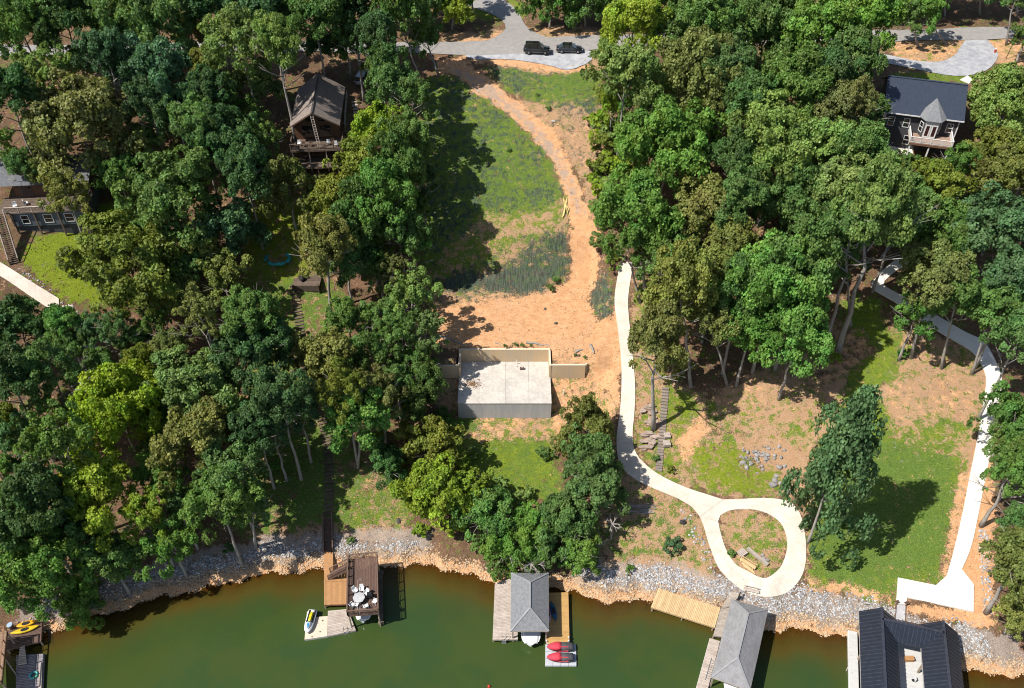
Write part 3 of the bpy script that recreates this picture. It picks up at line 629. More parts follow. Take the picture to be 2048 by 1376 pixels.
def tree(px, py, r, kind, where, shape='broad', H=None, base=None, label=None, zs=None, trunk=True, tw=1.0):
    """px,py: where the middle of the crown is seen; r: seen half width; base: seen foot of the trunk if it shows"""
    global ntree; ntree += 1; rd = random.Random(ntree * 7 + 3)
    if base:
        b = ground(*base); cpt = at_y(px, py, b.y); hc = cpt.z - b.z; lean = cpt.x - b.x; Rm = 1.12 * r / pscale(cpt); H_ = hc + Rm * (1.0 if shape != 'cone' else 1.2)
    else:
        H_ = H or rd.uniform(17, 23); g0 = ground(px, py, H_ * .68); Rm = 1.15 * r / pscale(g0 + Vector((0, 0, H_ * .68)))
        hc = max(H_ - Rm * 1.15, Rm * .8); b = ground(px, py, hc); lean = 0
        while b.y - float(shore(b.x)) < 1.8 and hc > 2.5: hc *= .92; b = ground(px, py, hc)
        cpt = b + Vector((0, 0, hc))
    CIRC.append((px, py, r)); lab = label; grp = None
    if not lab:
        ds = sorted(((b - q).length, n_) for n_, q in LANDMARKS); sz = 'small ' if Rm < 3.3 else 'large ' if Rm > 5.2 else ''
        lab = f'{sz}{WORD[kind]} {SHAPEW[shape]} tree near the {ds[0][1]}, toward the {ds[1][1]}'; grp = f'{sz}{WORD[kind]} {SHAPEW[shape]} trees near the {ds[0][1]}, toward the {ds[1][1]}'
    t = thing('tree', lab, 'tree', b - Vector((0, 0, .1)), grp)
    me = rd.choice(CROWNS['big' if Rm > 6.2 and shape in ('broad', 'tall') else shape]); c = bpy.data.objects.new('crown', me); col.objects.link(c); c.parent = t
    zz = zs or {'broad': rd.uniform(1.2, 1.5), 'tall': rd.uniform(1.5, 1.8), 'open': rd.uniform(1.25, 1.5), 'cone': 1.9}[shape]
    c.location = (lean, 0, hc); c.scale = (Rm, Rm, Rm * zz); c.rotation_euler = (0, 0, rd.uniform(0, 6.28))
    f = FOL[kind]; j = [rd.uniform(.86, 1.14) for _ in range(3)]; c.color = (f[0] * j[0], f[1] * (.6 * j[0] + .4 * j[1]), f[2] * j[2], 1)
    if trunk:
        k = bpy.data.objects.new('trunk', rd.choice(TRUNKS)); col.objects.link(k); k.parent = t
        ht = hc + Rm * .55; q = tw * max(1.0, 17 / ht) if ht < 17 else tw; k.scale = (ht * q, ht * q, ht / .82); k.rotation_euler = (0, math.atan2(lean, hc), rd.uniform(0, 6.28) if not lean else 0)
    return t
def bush(px, py, r, kind, label, group=None, name='shrub', zs=.9, h=.55, shape='bush'):
    g = ground(px, py); Rm = r / pscale(g); b = ground(px, py, Rm * h)
    o = bpy.data.objects.new(name, random.choice(CROWNS[shape])); col.objects.link(o); o.location = b + Vector((0, 0, Rm * h)); o.scale = (Rm, Rm, Rm * zs); o.rotation_euler = (0, 0, random.uniform(0, 6.28))
    f = FOL[kind]; j = random.uniform(.85, 1.15); o.color = (f[0] * j, f[1] * j, f[2] * j, 1); tag(o, label, 'shrub', group); return o

W1 = 'in the woods between the wooden cabin and the dark house'
for a in [(45, 60, 75, 'md'), (130, 45, 65, 'dk'), (20, 200, 62, 'dk'), (95, 160, 52, 'lt', 'open'), (330, 165, 62, 'bl'),
          (270, 145, 62, 'bl'), (210, 110, 45, 'dk'), (430, 15, 62, 'dk'), (355, 235, 48, 'dk'), (420, 190, 45, 'dk'), (300, 215, 48, 'dk'),
          (440, 290, 70, 'dk'), (490, 345, 58, 'dk'), (395, 245, 45, 'md'), (450, 215, 46, 'md', 'open', 12)]: tree(*a[:4], W1, *a[4:])
tree(290, 55, 88, 'md', '', label='large mid-green tree, the broadest crown by the shaded road')
tree(165, 265, 112, 'ol', '', 'broad', 20, label='very large olive tree leaning over the dark house')
tree(135, 395, 48, 'ol', '', 'open', 14, label='small olive tree spreading over the dark house deck')
tree(345, 405, 96, 'md', '', 'broad', 20, label='large mid-green tree beside the bright lawn of the dark house')
tree(485, 95, 76, 'lt', W1); tree(630, 30, 72, 'md', W1); tree(540, 25, 60, 'dk', W1); tree(705, 15, 50, 'dk', W1); tree(712, 78, 32, 'dk', W1, 'open', 15); tree(555, 95, 48, 'lt', W1)
tree(500, 175, 50, 'lt', W1, 'broad', 11); tree(505, 255, 38, 'md', W1, 'open', 8); tree(757, 75, 38, 'dk', W1); tree(692, 82, 36, 'md', W1, 'broad', 11); tree(755, 125, 36, 'md', W1, 'broad', 13); tree(640, 90, 30, 'dk', W1, 'broad', 9)
W2 = 'along the edge of the netted clearing'
tree(800, 40, 62, 'md', W2, 'tall', base=(850, 190)); tree(850, 80, 36, 'md', W2, 'open', base=(878, 150)); tree(785, 175, 50, 'md', W2, 'tall', 17); tree(825, 210, 42, 'md', W2, 'open', 18)
tree(768, 272, 56, 'yl', '', 'broad', 14, label='yellow-green tree glowing beside the wooden cabin deck'); tree(722, 355, 62, 'oy', '', 'broad', 15, label='pale olive tree below the wooden cabin deck')
tree(815, 285, 50, 'md', W2, 'tall', base=(828, 415)); tree(845, 370, 35, 'dk', W2, 'open', 12); tree(800, 350, 50, 'md', W2, 'tall', 20)
tree(580, 392, 62, 'ol', '', 'open', 15, label='olive tree with thin crown in front of the cabin porch'); tree(680, 415, 60, 'oy', W2, 'broad', 16); tree(650, 425, 36, 'ol', W2, 'open', 13)
tree(770, 400, 60, 'br', W2, 'tall', base=(785, 560)); tree(800, 470, 52, 'md', W2, 'broad', 15); tree(715, 455, 58, 'md', W2, 'tall', base=(760, 575)); tree(690, 520, 52, 'md', W2, 'broad', 14); tree(830, 500, 34, 'br', W2, 'open', 11)
W3 = 'on the shaded slope above the brown two-storey dock'
tree(268, 550, 112, 'oy', '', 'broad', 20, label='huge mossy-olive tree above the garden walk')
tree(452, 470, 62, 'bl', W3, 'broad', 13); tree(450, 575, 58, 'ol', W3, 'open', 12); tree(485, 640, 42, 'ol', W3, 'open', 12); tree(45, 672, 70, 'dk', W3, 'broad', 13); tree(100, 745, 58, 'md', W3, 'open'); tree(20, 760, 62, 'dk', W3); tree(200, 672, 36, 'bl', W3, 'open', 11)
tree(405, 640, 42, 'ol', W3, 'open'); tree(500, 640, 55, 'md', W3); tree(545, 700, 52, 'dk', W3); tree(490, 720, 58, 'dk', W3)
tree(240, 835, 92, 'yl', '', 'tall', 19, label='tall bright yellow-green tree by the white pebble gully')
tree(400, 790, 90, 'lt', '', 'broad', 19, label='light green tree with lumpy crown beside the yellow-green tree')
tree(390, 890, 78, 'ol', W3); tree(470, 950, 62, 'md', W3); tree(515, 860, 55, 'dk', W3); tree(440, 1010, 62, 'md', W3); tree(120, 905, 68, 'md', W3, 'open'); tree(40, 900, 55, 'dk', W3, 'open', 14)
W4 = 'leaning over the shore beside the kayak dock'
tree(200, 1000, 78, 'yl', W4); tree(60, 1010, 75, 'dk', W4); tree(70, 1130, 92, 'br', W4); tree(225, 1125, 58, 'md', W4); tree(345, 1090, 62, 'br', W4, 'open', 13); tree(160, 1210, 52, 'br', W4, 'broad', 11); tree(8, 1165, 46, 'md', W4, 'broad', 11); tree(140, 1080, 60, 'md', W4, 'broad', 14); tree(290, 1040, 52, 'yl', W4, 'open', 15)
W5 = 'beside the timber steps down to the brown dock'
tree(560, 790, 58, 'dk', W5); tree(548, 870, 34, 'bl', W5, 'open', 13); tree(650, 500, 60, 'ol', W5, 'broad', base=(664, 650), tw=1.3); tree(650, 720, 62, 'ol', W5); tree(690, 790, 50, 'oy', W5, 'open')
tree(722, 845, 70, 'br', '', 'broad', base=(716, 935), label='bright green tree with bare pale trunk by the timber steps'); tree(745, 730, 58, 'md', W5, 'open', 14); tree(760, 800, 48, 'ol', W5, 'open', 15)
tree(825, 610, 55, 'lt', '', 'open', 13, label='light green tree at the corner of the red clay pad'); tree(805, 680, 45, 'md', W5, 'open', 12); tree(840, 785, 52, 'md', W5, 'broad', 11)
tree(500, 1015, 42, 'md', W5, 'open', base=(512, 1096)); tree(600, 830, 42, 'dk', W5, 'open', 14); tree(775, 925, 40, 'dk', W5, 'broad', 8)
W6 = 'between the concrete foundation and the lake'
tree(862, 900, 66, 'oy', W6, 'open', 8); tree(875, 995, 72, 'yl', W6, 'broad', 8); tree(940, 1000, 55, 'yl', W6, 'open', 6); tree(975, 1040, 58, 'br', W6, 'broad', 6.5); tree(1025, 1105, 52, 'br', W6, 'broad', 7); tree(1060, 1060, 48, 'br', W6, 'broad', 6)
tree(1174, 862, 50, 'ol', W6, 'tall', 8.5); tree(1182, 930, 58, 'md', W6, 'tall', 10); tree(1185, 990, 55, 'md', W6, 'broad', 11); tree(1130, 1060, 60, 'md', W6, 'broad', 9); tree(1165, 1100, 45, 'br', W6, 'broad', 7); tree(1085, 1110, 40, 'md', W6, 'open', 6)
W7 = 'along the clay drive between the road and the concrete drive'
tree(1265, 55, 66, 'yl', W7); tree(1250, 150, 62, 'lt', W7); tree(1345, 70, 50, 'md', W7); tree(1280, 215, 55, 'br', W7, 'open', 13); tree(1225, 225, 36, 'yl', W7, 'open', 9)
tree(1400, 170, 92, 'ol', '', 'broad', 21, label='big round olive tree between the clay drive and the grey house'); tree(1330, 320, 108, 'br', '', 'broad', 22, label='large rounded bright green tree beside the clay drive')
tree(1270, 440, 72, 'br', W7, 'broad', base=(1292, 585)); tree(1410, 430, 70, 'ol', W7); tree(1238, 380, 40, 'lt', W7, 'open', 8); tree(1258, 500, 40, 'br', W7, 'open', base=(1280, 605)); tree(1330, 480, 55, 'md', W7, 'broad', 17); tree(1320, 530, 45, 'md', W7, 'open', 14)
W8 = 'in the woods below the grey house'
for a in [(1410, 50, 75, 'md'), (1530, 75, 85, 'md'), (1625, 75, 78, 'br'), (1500, 215, 62, 'dk'), (1590, 185, 75, 'md'), (1550, 300, 88, 'lt'), (1668, 225, 55, 'ol'), (1640, 300, 62, 'lt'), (1690, 390, 85, 'lt'),
          (1590, 430, 82, 'md'), (1480, 320, 55, 'dk'), (1490, 400, 55, 'md'), (1700, 130, 58, 'md'), (1740, 55, 62, 'br'), (1650, 160, 55, 'dk'), (1460, 130, 52, 'md'), (1765, 370, 52, 'ol'), (1862, 392, 62, 'oy'), (1800, 430, 62, 'md'), (1730, 310, 55, 'md'),
          (1470, 500, 58, 'ol'), (1715, 205, 36, 'ol', 'open')]: tree(*a[:4], W8, *a[4:])
tree(1545, 590, 98, 'br', '', 'tall', 24, label='towering bright green tree, the tallest beside the straw lawn'); tree(1600, 560, 75, 'md', W8, 'tall', 24); tree(1500, 660, 62, 'br', W8, 'broad', 17); tree(1590, 690, 66, 'br', W8, 'tall', 17); tree(1480, 590, 50, 'md', W8, 'tall', 20)
W9 = 'shading the timber steps by the concrete drive'
tree(1365, 590, 68, 'ol', W9, 'tall', base=(1382, 772)); tree(1310, 690, 58, 'ol', W9, 'tall', base=(1306, 858), tw=1.35); tree(1420, 640, 52, 'ol', W9, 'broad', base=(1455, 770)); tree(1330, 600, 45, 'oy', W9, 'open', 16); tree(1345, 730, 40, 'ol', W9, 'open', base=(1343, 765)); tree(1430, 550, 50, 'ol', W9, 'broad', 18)
W10 = 'along the white lake path'
tree(1755, 430, 72, 'lt', W10, 'tall', base=(1678, 700), tw=1.25); tree(1715, 450, 50, 'md', W10, 'broad', base=(1652, 690)); tree(1690, 520, 45, 'md', W10, 'open', base=(1702, 650))
tree(1860, 560, 70, 'ol', W10, 'broad', base=(1822, 716)); tree(1910, 600, 58, 'md', W10, 'broad', base=(1883, 737)); tree(1985, 620, 62, 'md', W10, 'broad', base=(1943, 748)); tree(1830, 640, 42, 'br', W10, 'open', 12)
tree(1965, 480, 100, 'bl', '', 'broad', 22, label='large blue-green tree over the upper bend of the lake path'); tree(1880, 470, 58, 'md', W10); tree(2035, 560, 55, 'bl', W10); tree(2005, 220, 80, 'lt', '', 'broad', 15, label='large light green tree beside the balcony of the grey house'); tree(1990, 335, 68, 'oy', W10, 'broad', 14); tree(2030, 360, 60, 'ol', W10); tree(2040, 680, 50, 'md', W10)
tree(2020, 850, 62, 'br', W10, 'broad', 13); tree(2040, 930, 58, 'md', W10, 'broad', 13); tree(2015, 960, 42, 'br', W10, 'open', base=(1962, 1052), tw=1.4); tree(2030, 1130, 66, 'ol', W10, 'broad', base=(1972, 1226), tw=1.4); tree(2035, 1230, 45, 'ol', W10, 'broad', 8); tree(2045, 1040, 40, 'md', W10, 'broad', 11)
lt_ = tree(1662, 960, 84, 'bl', '', 'cone', base=(1616, 1084), zs=2.35, label='lone blue-green tree standing on the lawn by the turnaround loop')
W11 = 'on the far side of the asphalt road'
for px, py, r, k, by_ in [(835, 5, 50, 'md', 68), (905, 15, 44, 'yl', 60), (870, -25, 55, 'md', 50), (945, -30, 36, 'br', 30), (1100, 10, 50, 'br', 58), (1170, 8, 48, 'md', 56), (1130, -35, 50, 'md', 40), (1225, -5, 50, 'br', 54), (1300, -15, 55, 'dk', 50), (1380, -25, 55, 'md', 48), (1470, -20, 55, 'md', 46), (1560, -20, 55, 'md', 44), (1650, -15, 55, 'md', 42), (1740, -20, 52, 'br', 38), (1820, -25, 50, 'br', 36), (1890, -35, 50, 'md', 32), (1960, -30, 46, 'dk', 30), (2035, -30, 46, 'md', 28), (760, -20, 52, 'dk', 66)]: tree(px, py, r, k, W11, 'broad', base=(px, by_))
tree(1850, 30, 42, 'br', W11, 'open', base=(1893, 88)); tree(1820, 42, 36, 'md', W11, 'open', base=(1838, 95)); tree(2050, 80, 32, 'md', W11, 'open', 8); tree(2030, -10, 34, 'md', W11, 'open', base=(2012, 90))
# fill the closed canopy between the trees listed above
FOREST = [[(0, -20), (840, -20), (840, 70), (700, 90), (560, 130), (540, 300), (480, 400), (400, 520), (480, 640), (520, 900), (480, 1020), (300, 1080), (200, 1120), (0, 1150), (0, 620), (120, 600), (260, 480), (230, 380), (0, 330)], [(1240, -20), (1760, -20), (1755, 100), (1740, 330), (1880, 340), (1960, 300), (2048, 280), (2048, 640), (1900, 560), (1820, 470), (1700, 470), (1630, 560), (1600, 720), (1450, 720), (1400, 560), (1260, 480)], [(690, 380), (840, 300), (840, 520), (780, 560), (690, 560)], [(690, 640), (860, 640), (860, 820), (700, 820)]]
rf_ = random.Random(77)
for _ in range(2600):
    P_ = FOREST[rf_.choice([0, 0, 0, 1, 1, 2, 3])]; px, py = rf_.uniform(min(p[0] for p in P_), max(p[0] for p in P_)), rf_.uniform(min(p[1] for p in P_), max(p[1] for p in P_))
    if not inpoly(P_, np.array([px]), np.array([py]))[0]: continue
    if min(math.hypot(px - a, (py - b) / 1.15) / r for a, b, r in CIRC) < .93: continue
    if (0 < px < 290 and 380 < py < 640) or (480 < px < 690 and 440 < py < 660): continue
    tree(px, py, rf_.uniform(28, 42), rf_.choice(['md', 'md', 'br', 'ol', 'lt', 'oy']), '', rf_.choice(['broad', 'open', 'broad']), rf_.uniform(9, 13))
# low shrubs
G1 = 'low yellow-green shrubs beside the clay drive'
for px, py, r in [(1198, 245, 30), (1206, 290, 36), (1200, 335, 34), (1212, 380, 38), (1210, 430, 34), (1228, 330, 36), (1206, 480, 26), (1220, 265, 34), (1212, 190, 32), (1222, 150, 28), (1226, 520, 24), (1190, 270, 20), (1190, 360, 22), (1194, 410, 20)]: bush(px, py, r, random.choice(['yl', 'lt', 'lt', 'oy']), 'low yellow-green shrub growing beside the clay drive', G1)
bush(1347, 1093, 23, 'bl', 'round dense dark green shrub on the straw bank above the rip-rap', zs=.85, shape='bush'); bush(1259, 1139, 11, 'br', 'small bright green shrub at the edge of the grey rip-rap')
bush(1310, 916, 10, 'md', 'small bush beside the lower timber steps'); bush(1342, 938, 11, 'oy', 'olive bush between the timber steps and the drive bend'); bush(1462, 1105, 11, 'md', 'dark weed clump inside the turnaround loop')
bush(1668, 716, 18, 'yl', 'yellow-green sapling at the feet of the two tall trunks'); bush(702, 1082, 10, 'md', 'small green shrub above the rip-rap by the brown dock stairs'); bush(1805, 705, 15, 'br', 'bright sapling among the leaning trunks by the lake path'); bush(1995, 1150, 18, 'ol', 'olive shrub at the foot of the leaning trunk by the landing')
G2 = 'leafy undergrowth shrubs between foundation and shore'
for px, py, r, k in [(950, 905, 20, 'lt'), (930, 950, 34, 'yl'), (1000, 975, 26, 'lt'), (1050, 990, 24, 'lt'), (1090, 905, 20, 'md'), (905, 1055, 30, 'yl'), (960, 1090, 26, 'md'), (990, 1130, 22, 'md'), (1130, 1120, 26, 'md'), (1180, 1125, 20, 'br'), (1120, 880, 22, 'ol'), (1050, 1150, 16, 'lt'), (1020, 1145, 18, 'br'), (840, 1060, 22, 'yl'), (790, 960, 26, 'md'), (905, 850, 22, 'br'), (880, 830, 20, 'br')]: bush(px, py, r, k, 'leafy undergrowth shrub between the foundation and the shore', G2)
G3 = 'small tufts and saplings on the netted slope'
for px, py, r in [(1096, 217, 8), (1018, 300, 6), (880, 575, 8), (1100, 575, 10), (1112, 560, 9), (1075, 190, 5), (975, 308, 5), (1010, 691, 5), (1030, 693, 6), (1045, 690, 5), (1062, 690, 4), (1150, 710, 5), (1170, 715, 5)]: bush(px, py, r, 'md', 'small green sapling on the netted slope or clay pad', G3, 'sapling')
G4 = 'understorey shrubs in the shaded woods'
rs = random.Random(5)
for _ in range(110):
    px, py = rs.choice([(rs.uniform(0, 600), rs.uniform(620, 1130)), (rs.uniform(560, 850), rs.uniform(560, 950)), (rs.uniform(1290, 1640), rs.uniform(480, 700)), (rs.uniform(1500, 2040), rs.uniform(280, 620))])
    if inpoly([(560, 500), (700, 500), (700, 1060), (590, 1060)], np.array([px]), np.array([py]))[0] or inpoly([(1640, 560), (2010, 560), (2010, 720), (1640, 720)], np.array([px]), np.array([py]))[0]: continue
    bush(px, py, rs.uniform(14, 28), rs.choice(['dk', 'md', 'br', 'oy']), 'low leafy understorey shrub in the shade of the woods', G4)
# bare dead limbs
def dead_tree(px, py, r, label, seed, up=.5, dz=0.0, n=9):
    g = ground(px, py, dz); Rm = r / pscale(g); rd = random.Random(seed); mb = MB(); b = g + Vector((0, 0, dz))
    def grow(p, d, L, rad, lv):
        q = p + d * L; mid = lerp(p, q, .5) + Vector((rd.uniform(-.1, .1), rd.uniform(-.1, .1), rd.uniform(-.05, .1))) * L; mb.tube([p, mid, q], [rad, rad * .8, rad * .55], 5)
        if lv:
            for _ in range(3): grow(lerp(mid, q, rd.random()), (d + Vector((rd.uniform(-.8, .8), rd.uniform(-.8, .8), rd.uniform(-.3, .5)))).normalized(), L * rd.uniform(.45, .7), rad * .5, lv - 1)
    mb.tube([(g.x, g.y, g.z - .3), tuple(b + Vector((0, 0, .1)))], [.2, .14], 6)
    for i in range(n):
        a = i * 6.283 / n + rd.uniform(-.3, .3); grow(b, Vector((math.cos(a), math.sin(a), up)).normalized(), Rm * .55, .085, 2)
    tag(mb.build('dead_tree', bark_dead), label, 'dead tree')
dead_tree(738, 640, 46, 'bare grey dead tree beside the clay pad', 1, .3, 7.5); dead_tree(315, 1062, 42, 'bare fallen limbs on the shore near the kayak dock', 2, .3, 8); dead_tree(1225, 1048, 24, 'pale leafless branches beside the shaded bank', 3, .2, 3.5, 7); dead_tree(1062, 1128, 34, 'bare branches hanging above the hip-roofed boathouse', 4, .2, 4.2, 7)
dead_tree(1690, 110, 20, 'dead twiggy crown beside the gravel drive', 5, .5, 12, 7)

# ------------------------------------------------------------------ object materials
streak_orange = mat('stained_formed_concrete', (.70, .49, .27), (.56, .46, .34), rough=.85, scale=1.4, fine=5, stretch=(2.2, 2.2, .12))
streak_grey = mat('formed_concrete', (.56, .54, .52), (.45, .45, .46), rough=.85, scale=1.2, fine=4, stretch=(1.6, 1.6, .12))
slab_conc = mat('slab_concrete', (.66, .61, .54), (.50, .46, .41), rough=.9, scale=.35, fine=2.2, objvar=.04)
white_paint = mat('white_paint', (.80, .79, .77), (.74, .73, .71), rough=.5)
white_plastic = mat('white_plastic', (.82, .82, .81), (.76, .76, .75), rough=.35)
wood_new = mat('new_pine_boards', (.70, .50, .27), (.60, .40, .20), rough=.8, scale=2, fine=8, objvar=.12)
wood_orange = mat('orange_stained_boards', (.52, .28, .12), (.44, .23, .10), rough=.75, scale=2, fine=8, objvar=.05)
wood_grey = mat('weathered_grey_boards', (.46, .40, .34), (.36, .30, .25), rough=.9, scale=1.5, fine=8, objvar=.13)
wood_pale = mat('weathered_pale_boards', (.56, .48, .42), (.44, .36, .30), rough=.9, scale=1.5, fine=8, objvar=.12)
wood_brown = mat('dark_brown_boards', (.155, .095, .072), (.115, .070, .055), rough=.85, scale=2, fine=8, objvar=.16)
wood_brown_rail = mat('brown_rail_wood', (.20, .125, .09), (.15, .095, .07), rough=.85)
wood_tie = mat('timber_ties', (.17, .125, .095), (.11, .08, .06), rough=.95, objvar=.2)
wood_step = mat('grey_step_timber', (.30, .25, .21), (.22, .18, .15), rough=.95, objvar=.15)
shingle = mat('grey_shingle', (.25, .255, .265), (.17, .175, .185), rough=.95, scale=3, fine=9, bump=.3)
shingle_brown = mat('brown_shingle', (.30, .245, .215), (.20, .16, .14), rough=.95, scale=2.5, fine=8, bump=.35)
cedar_roof = mat('weathered_cedar_roof', (.30, .295, .30), (.22, .215, .22), rough=.95, scale=1.5, fine=7, stretch=(1, .45, 1), bump=.2)
ridge_cap = mat('ridge_shingle', (.33, .33, .34), (.26, .26, .27), rough=.95)
metal_black = mat('black_metal_roof', (.030, .036, .052), (.022, .027, .040), rough=.35, spec=.6, metal=.25)
metal_rib_glint = mat('black_metal_rib_glint', (.11, .115, .14), (.07, .075, .10), rough=.28, spec=.8, metal=.5)  # paler than the black sheets: sunlit streaks along the ribs put into the colour
metal_blue = mat('navy_metal_roof', (.052, .066, .095), (.040, .052, .078), rough=.4, spec=.5, metal=.2)
metal_blue_rib = mat('navy_metal_rib', (.065, .082, .115), (.052, .066, .095), rough=.35, spec=.5, metal=.2)
siding_dark = mat('charcoal_siding', (.075, .075, .08), (.062, .062, .067), rough=.8, stretch=(.1, .1, 8))
log_wall = mat('brown_log_wall', (.17, .085, .045), (.10, .05, .028), rough=.8, scale=2, stretch=(.4, .4, 4))
siding_blue = mat('slate_siding', (.13, .145, .165), (.105, .12, .14), rough=.8)
glass_dark = mat('dark_glass', (.012, .014, .018), (.010, .012, .015), rough=.06, spec=.9)
black_paint = mat('black_car_paint', (.010, .010, .012), (.009, .009, .011), rough=.12, spec=.6, coat=1.0)
rubber = mat('tyre_rubber', (.018, .018, .018), rough=.8)
alloy = mat('alloy_rim', (.55, .55, .57), rough=.3, metal=.9)
chrome = mat('chrome', (.75, .75, .77), rough=.15, metal=1)
red_lens = mat('red_lens', (.45, .02, .02), rough=.2); clear_lens = mat('clear_lens', (.7, .7, .72), rough=.15)
red_paint = mat('red_paint', (.60, .06, .03), rough=.5)
black_metal = mat('black_metal', (.02, .02, .02), rough=.5)
yellow_wood = mat('fresh_yellow_lumber', (.80, .60, .25), (.72, .52, .2), rough=.7, objvar=.08)
teal_vinyl = mat('teal_vinyl', (.05, .42, .40), (.03, .30, .30), rough=.45)
stone_flag = mat('flagstone', (.46, .35, .28), (.32, .25, .21), rough=.9, scale=3, fine=9, objvar=.18, bump=.3)
stone_grey = mat('grey_boulder', (.40, .375, .35), (.22, .205, .195), rough=.9, scale=3, fine=9, objvar=.22, bump=.3)
gel_white = mat('white_gelcoat', (.83, .83, .82), (.79, .79, .79), rough=.25, spec=.5)
float_grey = mat('grey_plastic_float', (.52, .53, .56), (.46, .47, .50), rough=.6)
float_cream = mat('cream_float_deck', (.72, .60, .46), (.64, .53, .41), rough=.8)
cover_red = mat('red_cover_fabric', (.66, .055, .085), (.55, .045, .07), rough=.75); cover_grey = mat('charcoal_cover_fabric', (.085, .085, .09), (.065, .065, .07), rough=.8)
kay_yellow = mat('yellow_kayak', (.80, .42, .01), (.72, .36, .01), rough=.35); blue_pl = mat('blue_plastic', (.03, .20, .55), (.03, .28, .40), rough=.4)
teal_blue = mat('green_blue_paddleboard', (.02, .12, .16), (.02, .08, .24), rough=.35, scale=.9, fine=1); kay_red = mat('red_white_kayak', (.55, .05, .10), (.55, .50, .55), rough=.35, scale=1.5, fine=2)
navy_cover = mat('navy_cover', (.03, .035, .09), (.02, .025, .06), rough=.7)
steel = mat('galvanised_steel', (.45, .46, .48), rough=.4, metal=.6)
deck_light = mat('pale_grey_decking', (.60, .59, .57), (.54, .53, .52), rough=.85, objvar=.03)
dark_inside = mat('dark_tarp', (.02, .02, .022), rough=.7)
leafdebris = mat('dry_leaves', (.34, .19, .09), (.22, .12, .06), rough=.95, scale=6)
yellow_pl = mat('yellow_plastic', (.78, .66, .03), rough=.4)
post_wood = mat('piling_wood', (.42, .34, .25), (.30, .24, .18), rough=.9)

# ------------------------------------------------------------------ house foundation
X0, X1, Y0, Y1, ZS = -8.12, 5.90, 90.9, 99.75, 8.2
fd = thing('house_foundation', 'bare concrete house foundation slab with tall stained back wall', 'foundation', (-1.1, 95, 4.5))
xs = [X0, -4.95, -1.0, 2.55, X1]
for a, b in zip(xs, xs[1:]): MB().bx(a + .012, b - .012, Y0 - .04, Y1 - .01, ZS - .14, ZS).build('slab', slab_conc, fd)
MB().bx(X0 + .03, X1 - .03, Y0, Y0 + .35, 3.6, ZS - .143).build('front_wall', streak_grey, fd)
MB().slab([(X0 + .03, Y0 + .36, ZS - .145), (X0 + .33, Y0 + .36, ZS - .145), (X0 + .33, Y1 - .5, ZS - .145), (X0 + .03, Y1 - .5, ZS - .145)], 4).build('side_wall', streak_grey, fd)
MB().slab([(X1 - .33, Y0 + .36, ZS - .145), (X1 - .03, Y0 + .36, ZS - .145), (X1 - .03, Y1 - .5, ZS - .145), (X1 - .33, Y1 - .5, ZS - .145)], 4).build('side_wall', streak_grey, fd)
cap = mat('cream_wall_top', (.76, .66, .50), (.70, .58, .42), rough=.9)
def wall(a, b, zt, zb, th, name, m=streak_orange):
    a = Vector((*a, 0)); b = Vector((*b, 0)); d = (b - a).normalized(); n = Vector((-d.y, d.x, 0)) * th / 2; up = Vector((0, 0, zt - .04))
    o = MB().slab([a + n + up, b + n + up, b - n + up, a - n + up], zt - zb - .04).build(name, m, fd); up = Vector((0, 0, zt))
    MB().slab([a + n * 1.02 + up, b + n * 1.02 + up, b - n * 1.02 + up, a - n * 1.02 + up], .038).build('wall_cap', cap, o); return o
wall((X0 + .02, Y1 + .16), (X1 - .02, Y1 + .16), 10.8, 6.5, .32, 'back_wall')
wall((X0 + .12, 96.3), (X0 + .12, Y1 - .02), 10.75, 6, .28, 'return_wall'); wall((X1 - .12, 96.3), (X1 - .12, Y1 - .02), 10.75, 6, .28, 'return_wall')
wall((-13.6, 96.55), (X0 - .05, 96.55), 10.55, 6, .3, 'wing_wall'); wall((X1 + .05, 96.5), (11.15, 96.5), 10.75, 6, .3, 'wing_wall'); wall((11.2, 96.6), (13.1, 99.3), 10.8, 7.5, .3, 'wing_wall')
for x, y, h in [(.75, 99.2, .9), (.72, 98.6, .35), (-7.0, 95.3, .5), (-5.9, 95.1, .4), (-5.5, 95.0, .45)]: MB().tube([(x, y, ZS - .05), (x, y, ZS + h)], .06, 8).build('drain_pipe', white_plastic, fd)
for x in (1.35, 1.75): MB().bx(x - .14, x + .14, 97.9, 98.3, ZS + .002, ZS + .3).build('floor_box', mat('brown_box', (.16, .10, .09)), fd)
mb = MB()
for _ in range(260):
    x, y = random.gauss(-6.2, .75), random.gauss(94.9, .45); a = random.uniform(0, 3.14); s_ = random.uniform(.06, .14); z = ZS + .01 + random.random() * .04
    mb.add([(x - s_ * math.cos(a), y - s_ * math.sin(a), z), (x + s_ * .5 * math.sin(a), y - s_ * .5 * math.cos(a), z + .03), (x + s_ * math.cos(a), y + s_ * math.sin(a), z), (x - s_ * .5 * math.sin(a), y + s_ * .5 * math.cos(a), z + .05)], [(0, 1, 2, 3)])
tag(mb.build('dry_leaves', leafdebris), 'heap of dry leaves on the concrete slab', 'leaves', kind='stuff')
p = ground(1127, 790); MB().tube([p, p + Vector((.1, .9, .9))], .06, 8); o = MB().tube([p + Vector((0, 0, -.2)), p + Vector((0, .1, 1.0))], .07, 8).build('standpipe', white_plastic); tag(o, 'white plastic standpipe in the straw beside the foundation', 'pipe')

